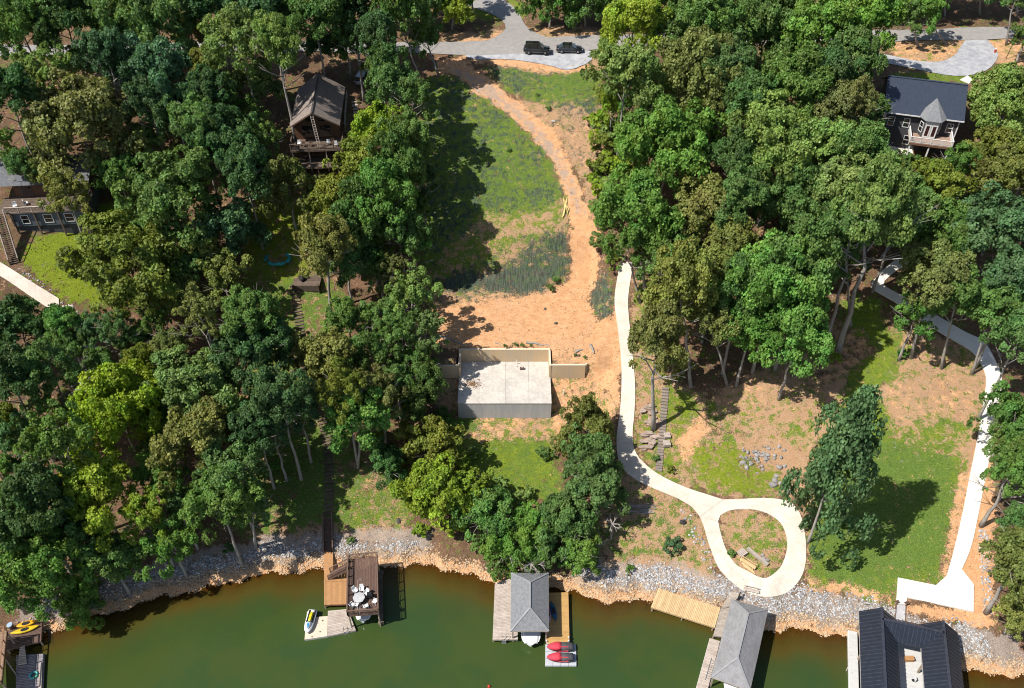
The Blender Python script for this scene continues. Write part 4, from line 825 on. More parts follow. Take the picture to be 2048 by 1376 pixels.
# ------------------------------------------------------------------ cars by the road
def car(px, py, ang, kind, label, paint=black_paint):
    g = ground(px, py); suv = kind == 'suv'; L, W_, = (4.95, 1.95) if suv else (4.9, 1.86); z0 = g.z + .125
    root = thing('parked_car', label, 'car', (g.x, g.y, z0)); M_ = frame((g.x, g.y, z0), ang)
    zb, zs_, zr = (.32, 1.05, 1.80) if suv else (.25, .88, 1.45)
    def ring(x, hw, zl, zh, tz=.0): return [(x, -hw * .93, zl), (x, -hw, zl + .25), (x, -hw * .96, zh - .05), (x, -hw * .86, zh), (x, hw * .86, zh), (x, hw * .96, zh - .05), (x, hw, zl + .25), (x, hw * .93, zl)]
    hw = W_ / 2; st = [(-.5, .86, .12, -.06), (-.485, .95, .04, 0), (-.36, 1, 0, .02), (0, 1, 0, 0), (.28, 1, 0, -.03), (.42, .96, .03, -.12), (.49, .86, .08, -.24), (.5, .78, .16, -.34)]
    MB(M_).loft([ring(a * L, b * hw, zb + c, zs_ + d) for a, b, c, d in st]).build('body', paint, root, True)
    gh = [(-.47 if suv else -.43, .80, zs_ - .06), (-.43 if suv else -.26, .74, zr - .05), (-.1, .74, zr), (.08, .73, zr - .02), (.26, .82, zs_ - .06)]
    def gr(x, k, z): return [(x * L, -hw * .9, zs_ - .08), (x * L, -hw * k, z), (x * L, hw * k, z), (x * L, hw * .9, zs_ - .08)]
    cab = MB(M_).loft([gr(*q) for q in gh]).build('cabin_glass', glass_dark, root)
    MB(M_).slab([(gh[1][0] * L, -hw * .74, zr + .0), (.08 * L, -hw * .72, zr + .02), (.08 * L, hw * .72, zr + .02), (gh[1][0] * L, hw * .74, zr + .0)], .07).build('roof', paint, root)
    for s_ in (-1, 1):
        for a in ((-.30, .0) if suv else (-.22, -.02)): MB(M_).beam((a * L, s_ * hw * .93, zs_ - .05), (a * L + .12, s_ * hw * .755, zr - .02), .1, .05).build('pillar', paint, root)
        MB(M_).beam((-.34 * L, s_ * hw * .955, zs_ + .0), (.2 * L, s_ * hw * .955, zs_ - .02), .03, .035).build('window_trim', chrome, root)
        MB(M_).bx(.17 * L, .21 * L, s_ * hw - .02 + (0 if s_ > 0 else -.18), s_ * hw + (.2 if s_ > 0 else .02), zs_ - .02, zs_ + .15).build('wing_mirror', paint, root)
        MB(M_).bx(.462 * L, .492 * L, s_ * hw * .55 - .16, s_ * hw * .55 + .16, zs_ - .32, zs_ - .2).build('headlight', clear_lens, root)
        MB(M_).bx(-.503 * L, -.47 * L, s_ * hw * .68 - .12, s_ * hw * .68 + .12, zs_ - .25, zs_ - .05).build('tail_light', red_lens, root)
        for a in (-.30, .31):
            c = Vector((a * L, s_ * (hw - .10), .345)); t = Vector((0, s_ * .12, 0))
            ty = MB(M_).tube([c - t, c - t * .9, c + t * .9, c + t], [.30, .345, .345, .30], 18).build('wheel', rubber, root)
            MB(M_).tube([c + t * .6, c + t * 1.06], [.22, .2], 12).build('rim', alloy, ty)
    if suv:
        for s_ in (-1, 1): MB(M_).beam((-.38 * L, s_ * hw * .62, zr + .09), (.05 * L, s_ * hw * .62, zr + .09), .05, .04).build('roof_rail', chrome, root)
    return root
car(1074, 106, R(-4), 'suv', 'black sport utility car with roof rails on the gravel shoulder'); car(1139, 104, R(-3), 'sedan', 'black low sedan on the gravel shoulder')
car(728, 163, R(80), 'suv', 'silver car parked in deep shade behind the wooden cabin', mat('silver_car_paint', (.5, .52, .55), rough=.2, metal=.5))

# fire hydrant, lamp post by the gravel drive
g = ground(1989, 106); h = thing('fire_hydrant', 'red fire hydrant beside the gravel drive', 'hydrant', g); B = Vector(g)
MB().tube([B + Vector((0, 0, -.1)), B + Vector((0, 0, .1)), B + Vector((0, 0, .12)), B + Vector((0, 0, .75))], [.2, .2, .14, .14], 12).build('barrel', red_paint, h)
MB().tube([B + Vector((0, 0, .75)), B + Vector((0, 0, .78)), B + Vector((0, 0, .95)), B + Vector((0, 0, 1.0))], [.19, .19, .1, .04], 12).build('bonnet', mat('white_bonnet', (.7, .68, .66)), h)
for s_ in (-1, 1): MB().tube([B + Vector((s_ * .1, 0, .5)), B + Vector((s_ * .26, 0, .5))], .075, 8).build('nozzle', red_paint, h)
g = ground(2012, 117); MBp = thing('lamp_post', 'thin black post with lantern beside the fire hydrant', 'lamp post', g); B = Vector(g)
MB().tube([B - Vector((0, 0, .2)), B + Vector((.15, 0, 2.6))], [.06, .05], 8).build('pole', black_metal, MBp); MB().tube([B + Vector((.15, 0, 2.6)), B + Vector((.15, 0, 2.75)), B + Vector((.15, 0, 3.0)), B + Vector((.15, 0, 3.1))], [.06, .15, .17, .05], 8).build('lantern', black_metal, MBp)
# loose stuff
tt = ground(1130, 415)
for i, (a, b) in enumerate([((1126.5, 397), (1131, 424)), ((1134.5, 395), (1126, 432)), ((1129, 402), (1138, 423)), ((1133, 405), (1125, 437)), ((1131, 408), (1135, 429)), ((1132, 410), (1127, 435))]):
    p, q = ground(*a), ground(*b); MB_ = MB().beam(p + Vector((0, 0, .12 + i * .05)), q + Vector((0, 0, .10 + i * .05)), .13, .05); tag(MB_.build('lumber_board', yellow_wood), 'fresh yellow board in the crossed heap beside the clay drive', 'board', 'crossed yellow boards beside the clay drive')
g = ground(1100, 620)
def one_rock(px, py, r, m, label, cat='rock', group=None, name='boulder', sq=.7):
    g = ground(px, py); Rm = r / pscale(g); o = MB().rock((g.x, g.y, g.z + Rm * .25), Rm, sq).build(name, m); tag(o, label, cat, group); return o
for px, py in [(1112, 647), (1090, 618), (1158, 712)]: one_rock(px, py, 3.5, mat('dark_stone', (.09, .085, .08)), 'dark loose stone lying on the red clay pad', group='dark stones on the clay pad', name='stone')
for a, b, r_ in [((1052, 686), (1086, 694), .22), ((1090, 690), (1098, 700), .1), ((990, 686), (1001, 691), .1), ((875, 672), (930, 700), .22), ((1150, 706), (1165, 700), .2), ((1180, 690), (1188, 708), .22)]:
    p, q = ground(*a), ground(*b); k = Vector((0, 0, r_ * .5)); o = MB().tube([p + k, lerp(p, q, .5) + k * 1.3 + Vector((.05, .15, 0)), q + k], [r_, r_ * .8, r_ * .5], 6).build('driftwood_log', bark); tag(o, 'dark weathered log lying along the edge of the clay pad', 'log', 'dark logs along the clay pad')
# timber ties in the turnaround
p, q = ground(1494, 1098) , ground(1535, 1132); o = MB().beam(p + Vector((0, 0, .2)), q + Vector((0, 0, .22)), .42, .36).build('timber_beam', wood_grey); tag(o, 'thick grey timber beam lying inside the turnaround loop', 'beam')
def crate(px, py, s_, h, label, name='wooden_crate', ang=.6):
    g = ground(px, py); M_ = frame((g.x, g.y, g.z + .03), ang); c = thing(name, label, 'crate', (g.x, g.y, g.z + .03))
    n = 5
    for i in range(n): MB(M_).bx(-s_, s_, -s_ + 2 * s_ * i / n + .01, -s_ + 2 * s_ * (i + 1) / n - .02, h - .04, h).build('slat', wood_pale, c)
    for sx in (-1, 1): MB(M_).bx(sx * s_ * .9 - .04, sx * s_ * .9 + .04, -s_, s_, 0, h - .045).build('side', wood_pale, c)
    for sy in (-1, 1): MB(M_).bx(-s_ * .85, s_ * .85, sy * s_ * .94 - .02, sy * s_ * .94 + .02, .02, h - .045).build('end_panel', wood_grey, c)
crate(1484, 1108, .5, .5, 'square slatted crate at the inner edge of the turnaround loop')
crate(1334, 873, .45, .4, 'slatted pallet beside the timber steps', 'pallet', .1); crate(1333, 890, .5, .55, 'square slatted box below the pallet beside the timber steps', 'wooden_box', .1)
def bench(px, py, L, ang, label, m):
    g = ground(px, py); M_ = frame((g.x, g.y, g.z + .02), ang); c = thing('plank_bench', label, 'bench', (g.x, g.y, g.z + .02))
    for i in range(3): MB(M_).bx(-L / 2, L / 2, i * .17 - .25, i * .17 - .10, .40, .45).build('seat_plank', m, c)
    for sx in (-1, 1): MB(M_).bx(sx * L * .38 - .05, sx * L * .38 + .05, -.22, .22, 0, .398).build('leg', m, c)
    MB(M_).bx(-L / 2, L / 2, .34, .38, .55, .68).build('backrest', m, c)
    for sx in (-1, 1): MB(M_).bx(sx * L * .38 - .04, sx * L * .38 + .04, .30, .338, .38, .68).build('back_post', m, c)
bench(1495, 1130, 2.3, -.72, 'pale plank bench inside the lower curve of the turnaround loop', wood_new); bench(1502, 1184, 2.0, -.28, 'low plank bench at the outer edge of the turnaround loop', wood_pale)
for i in range(3):
    p, q = ground(1480 + i * 3, 1122 + i * 5), ground(1506 + i * 2, 1142 + i * 3); tag(MB().beam(p + Vector((0, 0, .08 + .02 * i)), q + Vector((0, 0, .08)), .15, .06).build('loose_plank', wood_new), 'loose pale plank beside the bench inside the turnaround loop', 'plank', 'loose planks inside the turnaround')
for i, (px, py, r) in enumerate([(1528, 1119, 6), (1535, 1121, 5), (1525, 1110, 4)]): one_rock(px, py, r, stone_grey, 'small grey stone next to the thick timber beam', group='stones by the timber beam')
# boulders
rb = random.Random(9)
for _ in range(58):
    px, py = rb.gauss(1520, 17), rb.gauss(914, 10)
    if rb.random() < .25: px, py = rb.uniform(1482, 1570), rb.uniform(893, 938)
    one_rock(px, py, rb.uniform(2.4, 5.4), stone_grey, 'angular grey boulder in the pile on the straw slope', group='boulders piled on the straw slope', sq=.9)
for px, py, r in [(1546, 971, 9), (1549, 962, 7), (1570, 974, 9), (1578, 984, 8), (1553, 952, 5), (1560, 966, 6), (1558, 935, 8), (1486, 925, 7), (1502, 928, 6)]: one_rock(px, py, r, stone_grey, 'large grey boulder between the boulder pile and the turnaround', group='large boulders above the turnaround')
one_rock(1366, 1045, 8, mat('black_stone', (.05, .045, .045)), 'black jagged stump-like rock on the bank beside the turnaround'); one_rock(797, 1042, 7, mat('dark_stone', (.09, .085, .08)), 'dark boulder on the grass above the brown dock')
one_rock(1107, 243, 5, mat('pale_rock', (.5, .44, .38)), 'pale rock at the upper edge of the clay drive'); one_rock(1144, 131, 3.5, mat('pale_rock', (.5, .44, .38)), 'white stone on the gravel shoulder', group='white stones on the gravel'); one_rock(1170, 121, 3.5, mat('pale_rock', (.5, .44, .38)), 'white stone on the gravel shoulder', group='white stones on the gravel')
def flag(px, py, group):
    g = ground(px, py); a = rb.uniform(-.5, .5); n = rb.randint(5, 7); r = rb.uniform(.3, .75); z = g.z + rb.uniform(.1, .55); pts = []
    for i in range(n):
        t = a + i * 6.283 / n + rb.uniform(-.25, .25); q = r * rb.uniform(.7, 1.1); pts.append((g.x + math.cos(t) * q * 1.2, g.y + math.sin(t) * q * .75, z + rb.uniform(-.04, .04)))
    tag(MB().slab(pts, z - g.z + .05 if rb.random() < .3 else .14).build('flagstone', stone_flag), f'rough flagstone slab in the {group}', 'stone', group)
for _ in range(16): flag(rb.uniform(1284, 1310), rb.uniform(806, 852), 'upper stone pile beside the concrete drive')
for _ in range(20): flag(rb.uniform(1284, 1310), rb.uniform(868, 902), 'lower stone pile beside the timber steps')
mb = MB()
for _ in range(70):
    g = ground(random.uniform(1245, 1300), random.uniform(1010, 1030)); L = random.uniform(.6, 1.8); mb.tube([g + Vector((-L / 2, random.uniform(-.2, .2), .1)), g + Vector((L / 2, random.uniform(-.2, .2), random.uniform(.1, .4)))], .04, 4)
tag(mb.build('brush_pile', bark_dead), 'pile of grey cut branches on the shaded bank', 'branches', kind='stuff')
def step_flight(name, line, step, width, depth, m, label):
    pts = resample(cat([(*ground(*p)[:2], 0) for p in line]), step); root = thing(name, label, 'steps', (pts[0].x, pts[0].y, float(T(pts[0].x, pts[0].y))))
    for i in range(len(pts) - 1):
        p = pts[i]; d = (pts[i + 1] - p).normalized(); n = Vector((-d.y, d.x, 0)); k = random.uniform(.94, 1.04); c = Vector((p.x, p.y, float(T(p.x, p.y)) + .16 + random.uniform(-.02, .03)))
        MB().slab([c - n * width / 2 * k - d * depth / 2, c + n * width / 2 * k - d * depth / 2, c + n * width / 2 * k + d * depth / 2, c - n * width / 2 * k + d * depth / 2], .3).build('step', m, root)
    return root
step_flight('timber_steps', [(588, 572), (598, 640), (608, 720), (630, 800), (652, 870), (658, 950), (657, 1036)], .62, 1.35, .36, wood_tie, 'long flight of dark timber steps through the shade to the brown dock')
step_flight('timber_steps', [(1331, 778), (1327, 830), (1323, 880), (1319, 920), (1317, 946)], .42, 1.0, .38, wood_step, 'grey timber steps beside the concrete drive')
step_flight('timber_steps', [(709, 205), (716, 248)], .8, 1.0, .4, wood_pale, 'short flight of pale steps beside the wooden cabin')
# teal pool ring and fire pit deck
g = ground(556, 520); ring_ = []
mb = MB()
for k in range(26):
    a = k * 6.283 * .93 / 25 + 4.0; ring_.append(g + Vector((math.cos(a) * 1.95, math.sin(a) * 1.5, .28 + .08 * math.sin(k * 2.1))))
o = mb.tube(ring_, [.30 + .07 * math.sin(k * 1.7) for k in range(26)], 8).build('pool_ring', teal_vinyl, None, True); tag(o, 'crumpled teal inflatable pool ring on the yard grass', 'pool ring')
g = ground(614, 566); fp = thing('fire_pit_deck', 'small timber terrace with dark covered seat above the timber steps', 'terrace', g)
zt = g.z + .55
planks(fp, Vector((g.x - 2.1, g.y - 1.3, zt)), Vector((g.x + 2.3, g.y - 1.3, zt)), Vector((g.x + 2.3, g.y + 1.6, zt)), Vector((g.x - 2.1, g.y + 1.6, zt)), .3, wood_tie)
MB().bx(g.x - 2.1, g.x + 2.3, g.y - 1.42, g.y - 1.31, g.z - .6, zt - .01).build('retaining_board', wood_tie, fp)
for sx in (-1.9, 2.1): MB().bx(g.x + sx - .08, g.x + sx + .08, g.y - 1.6, g.y - 1.43, g.z - .8, zt + .3).build('corner_post', wood_tie, fp)
sc = thing('tarp_heap', 'seat heaped under a dark tarp on the small timber terrace', 'tarp', (g.x - .6, g.y, zt)); mb = MB(); mb.rock((g.x - .7, g.y + .1, zt + .3), .75, .6); mb.build('tarp', dark_inside, sc, True); MB().bx(g.x - 1.3, g.x + .1, g.y + .35, g.y + .5, zt + .01, zt + .75).build('backrest', wood_tie, sc)

# ------------------------------------------------------------------ grey house with navy metal roof
def window(parent, M_, x, z, w_, h, y=0.0, name='window', mull=True):
    """double-hung window on a wall whose outside is at local y (facing -y)"""
    f = MB(M_); t = .09
    f.bx(x - w_ / 2 - t, x + w_ / 2 + t, y - .07, y - .003, z - t, z); f.bx(x - w_ / 2 - t, x + w_ / 2 + t, y - .07, y - .003, z + h, z + h + t)
    f.bx(x - w_ / 2 - t, x - w_ / 2, y - .07, y - .003, z, z + h); f.bx(x + w_ / 2, x + w_ / 2 + t, y - .07, y - .003, z, z + h)
    if mull: f.bx(x - w_ / 2, x + w_ / 2, y - .06, y - .03, z + h * .47, z + h * .53)
    o = f.build(name, white_paint, parent)
    MB(M_).bx(x - w_ / 2, x + w_ / 2, y - .028, y - .004, z, z + h).build('pane', glass_dark, o); return o
zb = 28.2; ze = zb + 6.0
P1, P2 = on_plane(1771, 222, ze), on_plane(1925, 241, ze); dv = P2 - P1; ang = math.atan2(dv.y, dv.x); Lh = dv.length
gh_ = thing('grey_house', 'charcoal two-storey house with navy metal roof and white balcony', 'house', (P1.x, P1.y, zb)); M_ = frame((P1.x, P1.y, zb), ang)
D = 11.6; ov = .45
MB(M_).bx(.25, Lh - .25, .3, D - .3, -4, 5.98).build('wall', siding_dark, gh_)
rh = 3.3
def rf(x, y, z): return M_ @ Vector((x, y, z))
front = [rf(-.3, -.25, 5.98), rf(Lh + .3, -.25, 5.98), rf(Lh + .3, D / 2, 5.98 + rh), rf(-.3, D / 2, 5.98 + rh)]; backp = [rf(Lh + .3, D + .25, 5.98), rf(-.3, D + .25, 5.98), rf(-.3, D / 2 + .01, 5.98 + rh), rf(Lh + .3, D / 2 + .01, 5.98 + rh)]
ro = MB().slab(front, .12).build('roof', metal_blue, gh_); rb2 = MB().slab(backp, .12).build('roof', metal_blue, gh_)
ribs(ro, front, front[0] - front[3], .42, metal_blue_rib, .05, .05); ribs(rb2, backp, backp[0] - backp[3], .42, metal_blue_rib, .05, .05)
MB().beam(front[3] + Vector((0, 0, .05)), front[2] + Vector((0, 0, .05)), .35, .08).build('ridge_cap', metal_blue_rib, gh_)
for x in (.26, Lh - .26): MB(M_).add([(x, .3, 5.97), (x, D - .3, 5.97), (x, D / 2, 5.97 + rh - .15)], [(0, 1, 2)]).build('gable', siding_dark, gh_)
MB(M_).bx(-.28, Lh + .28, -.33, -.25, 5.80, 5.99).build('gutter', white_paint, gh_)
for x in (.2, Lh - .34): MB(M_).bx(x, x + .16, .2, .295, -2, 5.8).build('corner_board', white_paint, gh_)
for x, z in ((1.35, 3.55), (3.75, 3.55), (1.35, .55), (Lh - 1.4, 3.55), (4.6, .55)): window(gh_, M_, x, z, .85, 1.45, .3)
# bay turret with doors
bx0, bx1, bd = 5.6, 9.1, 1.25
fx0, fx1 = bx0 + .75, bx1 - .75
MB(M_).slab([(bx0, .29, 5.9), (fx0, -bd, 5.9), (fx1, -bd, 5.9), (bx1, .29, 5.9)], 3.0).build('bay_wall', siding_dark, gh_)
apex = (7.35, 1.9, 8.35); e = .35
tr = [(bx0 - e, .9, 5.98), (bx0 - e, -.2, 5.98), (fx0 - e * .5, -bd - e, 5.98), (fx1 + e * .5, -bd - e, 5.98), (bx1 + e, -.2, 5.98), (bx1 + e, .9, 5.98)]
MB(M_).add([apex] + tr + [(x, y, z - .12) for x, y, z in tr], [(0, i, i + 1) for i in range(1, 6)] + [(i, i + 6, i + 7, i + 1) for i in range(1, 6)] + [(7, 8, 9, 10, 11, 12)[::-1]]).build('turret_roof', shingle, gh_)
MB(M_).bx(fx0 - .05, fx1 + .05, -bd - .06, -bd - .004, 5.25, 5.85).build('door_header', white_paint, gh_)
for i in range(2):
    cx = fx0 + (fx1 - fx0) * (.25 + .5 * i); d_ = MB(M_).bx(cx - .47, cx + .47, -bd - .07, -bd - .005, 2.93, 5.22).build('french_door', white_paint, gh_)
    MB(M_).bx(cx - .25, cx + .25, -bd - .09, -bd - .072, 3.25, 5.0).build('pane', mat('red_brown_glass', (.06, .02, .02), rough=.08), d_)
for s_ in (-1, 1):
    c0 = Vector((bx0 if s_ < 0 else bx1, .29, 0)); c1 = Vector((fx0 if s_ < 0 else fx1, -bd, 0)); mid = lerp(c0, c1, .5); an = math.atan2((c1 - c0).y, (c1 - c0).x) if s_ < 0 else math.atan2((c0 - c1).y, (c0 - c1).x)
    Mw = M_ @ Matrix.Translation(mid) @ Matrix.Rotation(an, 4, 'Z'); window(gh_, Mw, 0, 3.6, .75, 1.5)
# balcony
bf = 2.85; by = -3.4
planks(gh_, M_ @ Vector((4.4, by, bf)), M_ @ Vector((10.9, by, bf)), M_ @ Vector((10.9, -.0, bf)), M_ @ Vector((4.4, -.0, bf)), .28, mat('tan_balcony_boards', (.40, .27, .20), (.34, .22, .16), objvar=.05), .08, name='balcony_board')
MB(M_).bx(4.4, 10.9, by - .06, by, bf - .35, bf - .01).build('fascia', mat('brown_fascia', (.24, .13, .08)), gh_)
railing(gh_, [M_ @ Vector(p) for p in [(4.45, .2, bf), (4.45, by + .05, bf), (10.85, by + .05, bf), (10.85, .2, bf)]], white_paint, 1.0, post=1.7, bal=.14)
for x in (4.7, 7.6, 10.6): MB(M_).bx(x - .1, x + .1, by + .1, by + .3, -3, bf - .08).build('balcony_post', white_paint, gh_)
pt = thing('patio', None, None, ground(1795, 300), kind='structure'); poly_slab(pt, [(1763, 291), (1822, 293), (1826, 309), (1762, 307)], concrete_white, .16); poly_slab(pt, [(1913, 301), (1931, 298), (1930, 318), (1914, 318)], concrete_white, .16); poly_slab(pt, [(1920, 160), (1935, 152), (1945, 160), (1938, 168)], concrete_white, .18)

# ------------------------------------------------------------------ wooden cabin
zE = 31.6; cc = on_plane(629, 253, zE); M_ = frame((cc.x, cc.y, zE), R(4)); cb = thing('wooden_cabin', 'brown log cabin with steep shingle roof and front deck', 'house', (cc.x, cc.y, 24))
hw = 4.1; Ln = 13.4; rh = 2.9
def cl(x, y, z): return M_ @ Vector((x, y, z))
for s_ in (-1, 1):
    # ridge runs out to a prow over the front deck
    top = [cl(0, -.9, rh), cl(s_ * hw, 0, 0), cl(s_ * hw, Ln, 0), cl(0, Ln + .0, rh)]
    MB().add([p for p in top] + [p - Vector((0, 0, .16)) for p in top], [(0, 1, 2, 3) if s_ < 0 else (3, 2, 1, 0), (7, 6, 5, 4) if s_ < 0 else (4, 5, 6, 7), (0, 4, 5, 1), (1, 5, 6, 2), (2, 6, 7, 3), (3, 7, 4, 0)]).build('roof', shingle_brown, cb)
    MB().beam(cl(s_ * hw, 0, -.06), cl(0, -.9, rh - .06), .06, .22).build('barge_board', wood_brown_rail, cb)
MB().beam(cl(0, -.9, rh + .04), cl(0, Ln, rh + .04), .28, .08).build('ridge_cap', mat('dark_ridge', (.10, .085, .08)), cb)
MB(M_).bx(-hw + .5, hw - .5, 1.5, Ln - .5, -9, -.12).build('wall', log_wall, cb)
MB(M_).add([(-hw + .5, 1.5, -.12), (hw - .5, 1.5, -.12), (0, 1.5, rh - .45)], [(0, 1, 2)]).build('gable', log_wall, cb); MB(M_).add([(-hw + .5, Ln - .5, -.12), (hw - .5, Ln - .5, -.12), (0, Ln - .5, rh - .45)], [(2, 1, 0)]).build('gable', log_wall, cb)
for x, z, w_, h in [(-1.5, -2.6, 1.7, 2.0), (1.4, -2.6, 1.7, 2.0), (-1.0, .1, 1.1, 1.0), (1.0, .1, 1.1, 1.0)]:
    f = MB(M_).bx(x - w_ / 2 - .1, x + w_ / 2 + .1, 1.42, 1.496, z - .1, z + h + .1).build('window', wood_brown_rail, cb); MB(M_).bx(x - w_ / 2, x + w_ / 2, 1.40, 1.418, z, z + h).build('pane', glass_dark, f)
zd = -3.1
planks(cb, cl(-4.2, -2.0, zd), cl(4.3, -2.0, zd), cl(4.3, 1.45, zd), cl(-4.2, 1.45, zd), .3, wood_tie, .08, name='deck_board')
railing(cb, [cl(-4.15, 1.4, zd), cl(-4.15, -1.95, zd), cl(4.25, -1.95, zd), cl(4.25, 1.4, zd)], wood_tie, 1.0, post=1.4, bal=.16)
MB(M_).bx(-4.2, 4.3, -2.08, -2.0, zd - .35, zd - .02).build('rim_board', wood_tie, cb)
for x in (-4.0, -1.3, 1.5, 4.1): MB(M_).bx(x - .09, x + .09, -1.9, -1.72, -9, zd - .09).build('deck_post', wood_pale, cb)
planks(cb, cl(-3.4, -3.4, zd - 2.7), cl(3.6, -3.4, zd - 2.7), cl(3.6, 1.3, zd - 2.7), cl(-3.4, 1.3, zd - 2.7), .3, wood_tie, .08, name='lower_deck_board')
railing(cb, [cl(-3.3, -3.3, zd - 2.7), cl(3.5, -3.3, zd - 2.7)], wood_tie, .9, post=1.6, bal=0)
for x in (-3.2, 0, 3.3): MB(M_).bx(x - .09, x + .09, -3.3, -3.12, -10, zd - 2.8).build('deck_post', wood_tie, cb)
la = thing('ladder', 'pale wooden ladder leaning against the cabin gable', 'ladder', cl(.4, -1.2, zd + .02)); a0, a1 = cl(.55, -1.7, zd + .03), cl(-.05, -.75, rh - .35)
sx = (M_.to_3x3() @ Vector((1, 0, 0))) * .22
for s_ in (-1, 1): MB().beam(a0 + sx * s_, a1 + sx * s_, .07, .1).build('stile', wood_pale, la)
for i in range(1, 14): p = lerp(a0, a1, i / 14); MB().beam(p - sx, p + sx, .06, .06).build('rung', wood_pale, la)
for i, (x, y) in enumerate([(-2.9, -.5), (-2.1, -1.0), (1.9, -.6), (2.6, -.2), (3.2, -1.2), (-.9, -1.0)]):
    c = thing('deck_chair', 'small chair among the clutter on the cabin deck', 'chair', cl(x, y, zd), 'chairs on the cabin deck'); m_ = [white_plastic, wood_brown_rail][i % 2]
    MB(M_).bx(x - .25, x + .25, y - .25, y + .25, zd + .40, zd + .45).build('seat', m_, c); MB(M_).bx(x - .25, x + .25, y + .21, y + .26, zd + .455, zd + .9).build('backrest', m_, c)
    for dx in (-.21, .21):
        for dy in (-.21, .21): MB(M_).bx(x + dx - .025, x + dx + .025, y + dy - .025, y + dy + .025, zd + .005, zd + .398).build('leg', m_, c)
fe = thing('wood_fence', 'narrow wooden rail fence along the cabin side', 'fence', ground(693, 220))
pa, pb = ground(695, 195), ground(691, 262)
for i in range(7): p = lerp(pa, pb, i / 6); z = float(T(p.x, p.y)); MB().beam((p.x, p.y, z - .2), (p.x, p.y, z + 1.3), .12, .12).build('post', wood_pale, fe)
for i in range(6):
    p, q = lerp(pa, pb, i / 6), lerp(pa, pb, (i + 1) / 6); zp, zq = float(T(p.x, p.y)), float(T(q.x, q.y))
    for h in (1.33, .7): MB().beam((p.x, p.y, zp + h), (q.x, q.y, zq + h), .16, .06).build('rail', wood_pale, fe)

# ------------------------------------------------------------------ dark house with deck and long stairs
g = ground(92, 478); zb = g.z; M_ = frame((g.x, g.y, zb), R(5)); dh = thing('dark_house', 'dark slate house with raised deck under the olive tree', 'house', (g.x, g.y, zb))
def dl(x, y, z): return M_ @ Vector((x, y, z))
MB(M_).bx(-4.2, 7.0, 1.2, 11, -3, 1.9).build('foundation_wall', siding_dark, dh); MB(M_).bx(-4.4, 7.2, 1.0, 11.2, 1.92, 4.5).build('lower_wall', siding_blue, dh)
for x, w_ in ((-2.3, 1.0), (1.2, 1.2), (4.4, 1.2)): window(dh, M_, x, 2.5, w_, 1.4, 1.0)
planks(dh, dl(-6.2, .6, 4.62), dl(7.4, .6, 4.62), dl(7.4, 5.2, 4.62), dl(-6.2, 5.2, 4.62), .3, wood_tie, .1, name='deck_board')
railing(dh, [dl(-4.6, .7, 4.62), dl(7.3, .7, 4.62), dl(7.3, 5.1, 4.62)], wood_pale, 1.0, post=2.0, bal=.18, bm=wood_tie)
MB(M_).bx(-4.4, 7.2, 5.25, 12, 4.55, 7.4).build('upper_wall', log_wall, dh)
for x in (-2.5, 1.4, 5): f = MB(M_).bx(x - .9, x + .9, 5.17, 5.245, 4.75, 7.0).build('patio_door', wood_brown_rail, dh); MB(M_).bx(x - .75, x + .75, 5.14, 5.168, 4.85, 6.9).build('pane', glass_dark, f)
for s_ in (0, 1): MB(M_).add([(-9.5, 4.2 + s_ * 8.8, 7.3), (7.8, 4.2 + s_ * 8.8, 7.3), (7.8, 8.6, 9.6), (-9.5, 8.6, 9.6)], [(0, 1, 2, 3)] if not s_ else [(3, 2, 1, 0)]).build('roof', mat('dark_grey_shingle', (.15, .155, .165), (.10, .105, .115)), dh)
for x in (-4, -.6, 3, 6.8): MB(M_).bx(x - .1, x + .1, .65, .85, -3, 4.5).build('deck_post', wood_tie, dh)
for x, y, a in [(-3.6, 2.2, .4), (-2.2, 2.9, 2.0), (.4, 2.4, 3.0), (.5, 1.6, 3.6), (4.6, 2.2, .5)]:
    c = thing('patio_chair', 'white patio chair on the dark house deck', 'chair', dl(x, y, 4.63), 'white chairs on the dark house deck'); Mc = M_ @ Matrix.Translation((x, y, 4.63)) @ Matrix.Rotation(a, 4, 'Z')
    MB(Mc).bx(-.3, .3, -.3, .3, .38, .43).build('seat', white_plastic, c); MB(Mc).bx(-.3, .3, .25, .31, .435, .95).build('backrest', white_plastic, c)
    for dx in (-.26, .26):
        for dy in (-.26, .26): MB(Mc).bx(dx - .03, dx + .03, dy - .03, dy + .03, .005, .378).build('leg', white_plastic, c)
st_ = thing('outdoor_stairs', 'long dark wooden stairs with pale handrails below the dark house', 'stairs', ground(30, 530)); b0 = ground(30, 528); t0 = dl(-5.4, .3, 4.62); n = 24; dxy = Vector((b0.x - t0.x, b0.y - t0.y, 0)); dn = dxy.normalized(); sd_ = Vector((-dn.y, dn.x, 0)) * .62
for i in range(n): p = lerp(t0, b0 + Vector((0, 0, .15)), (i + .5) / n); MB().slab([p - sd_ - dn * .17, p + sd_ - dn * .17, p + sd_ + dn * .17, p - sd_ + dn * .17], .06).build('tread', wood_tie, st_)
for s_ in (-1, 1):
    MB().beam(t0 + sd_ * s_ * 1.08 - Vector((0, 0, .15)), b0 + sd_ * s_ * 1.08, .06, .28).build('stringer', wood_tie, st_); MB().beam(t0 + sd_ * s_ * 1.1 + Vector((0, 0, 1)), b0 + sd_ * s_ * 1.1 + Vector((0, 0, 1)), .13, .08).build('handrail', wood_pale, st_)
    for i in range(6): p = lerp(t0, b0, i / 5) + sd_ * s_ * 1.1; MB().beam(p, p + Vector((0, 0, 1)), .1, .1).build('rail_post', wood_tie, st_)

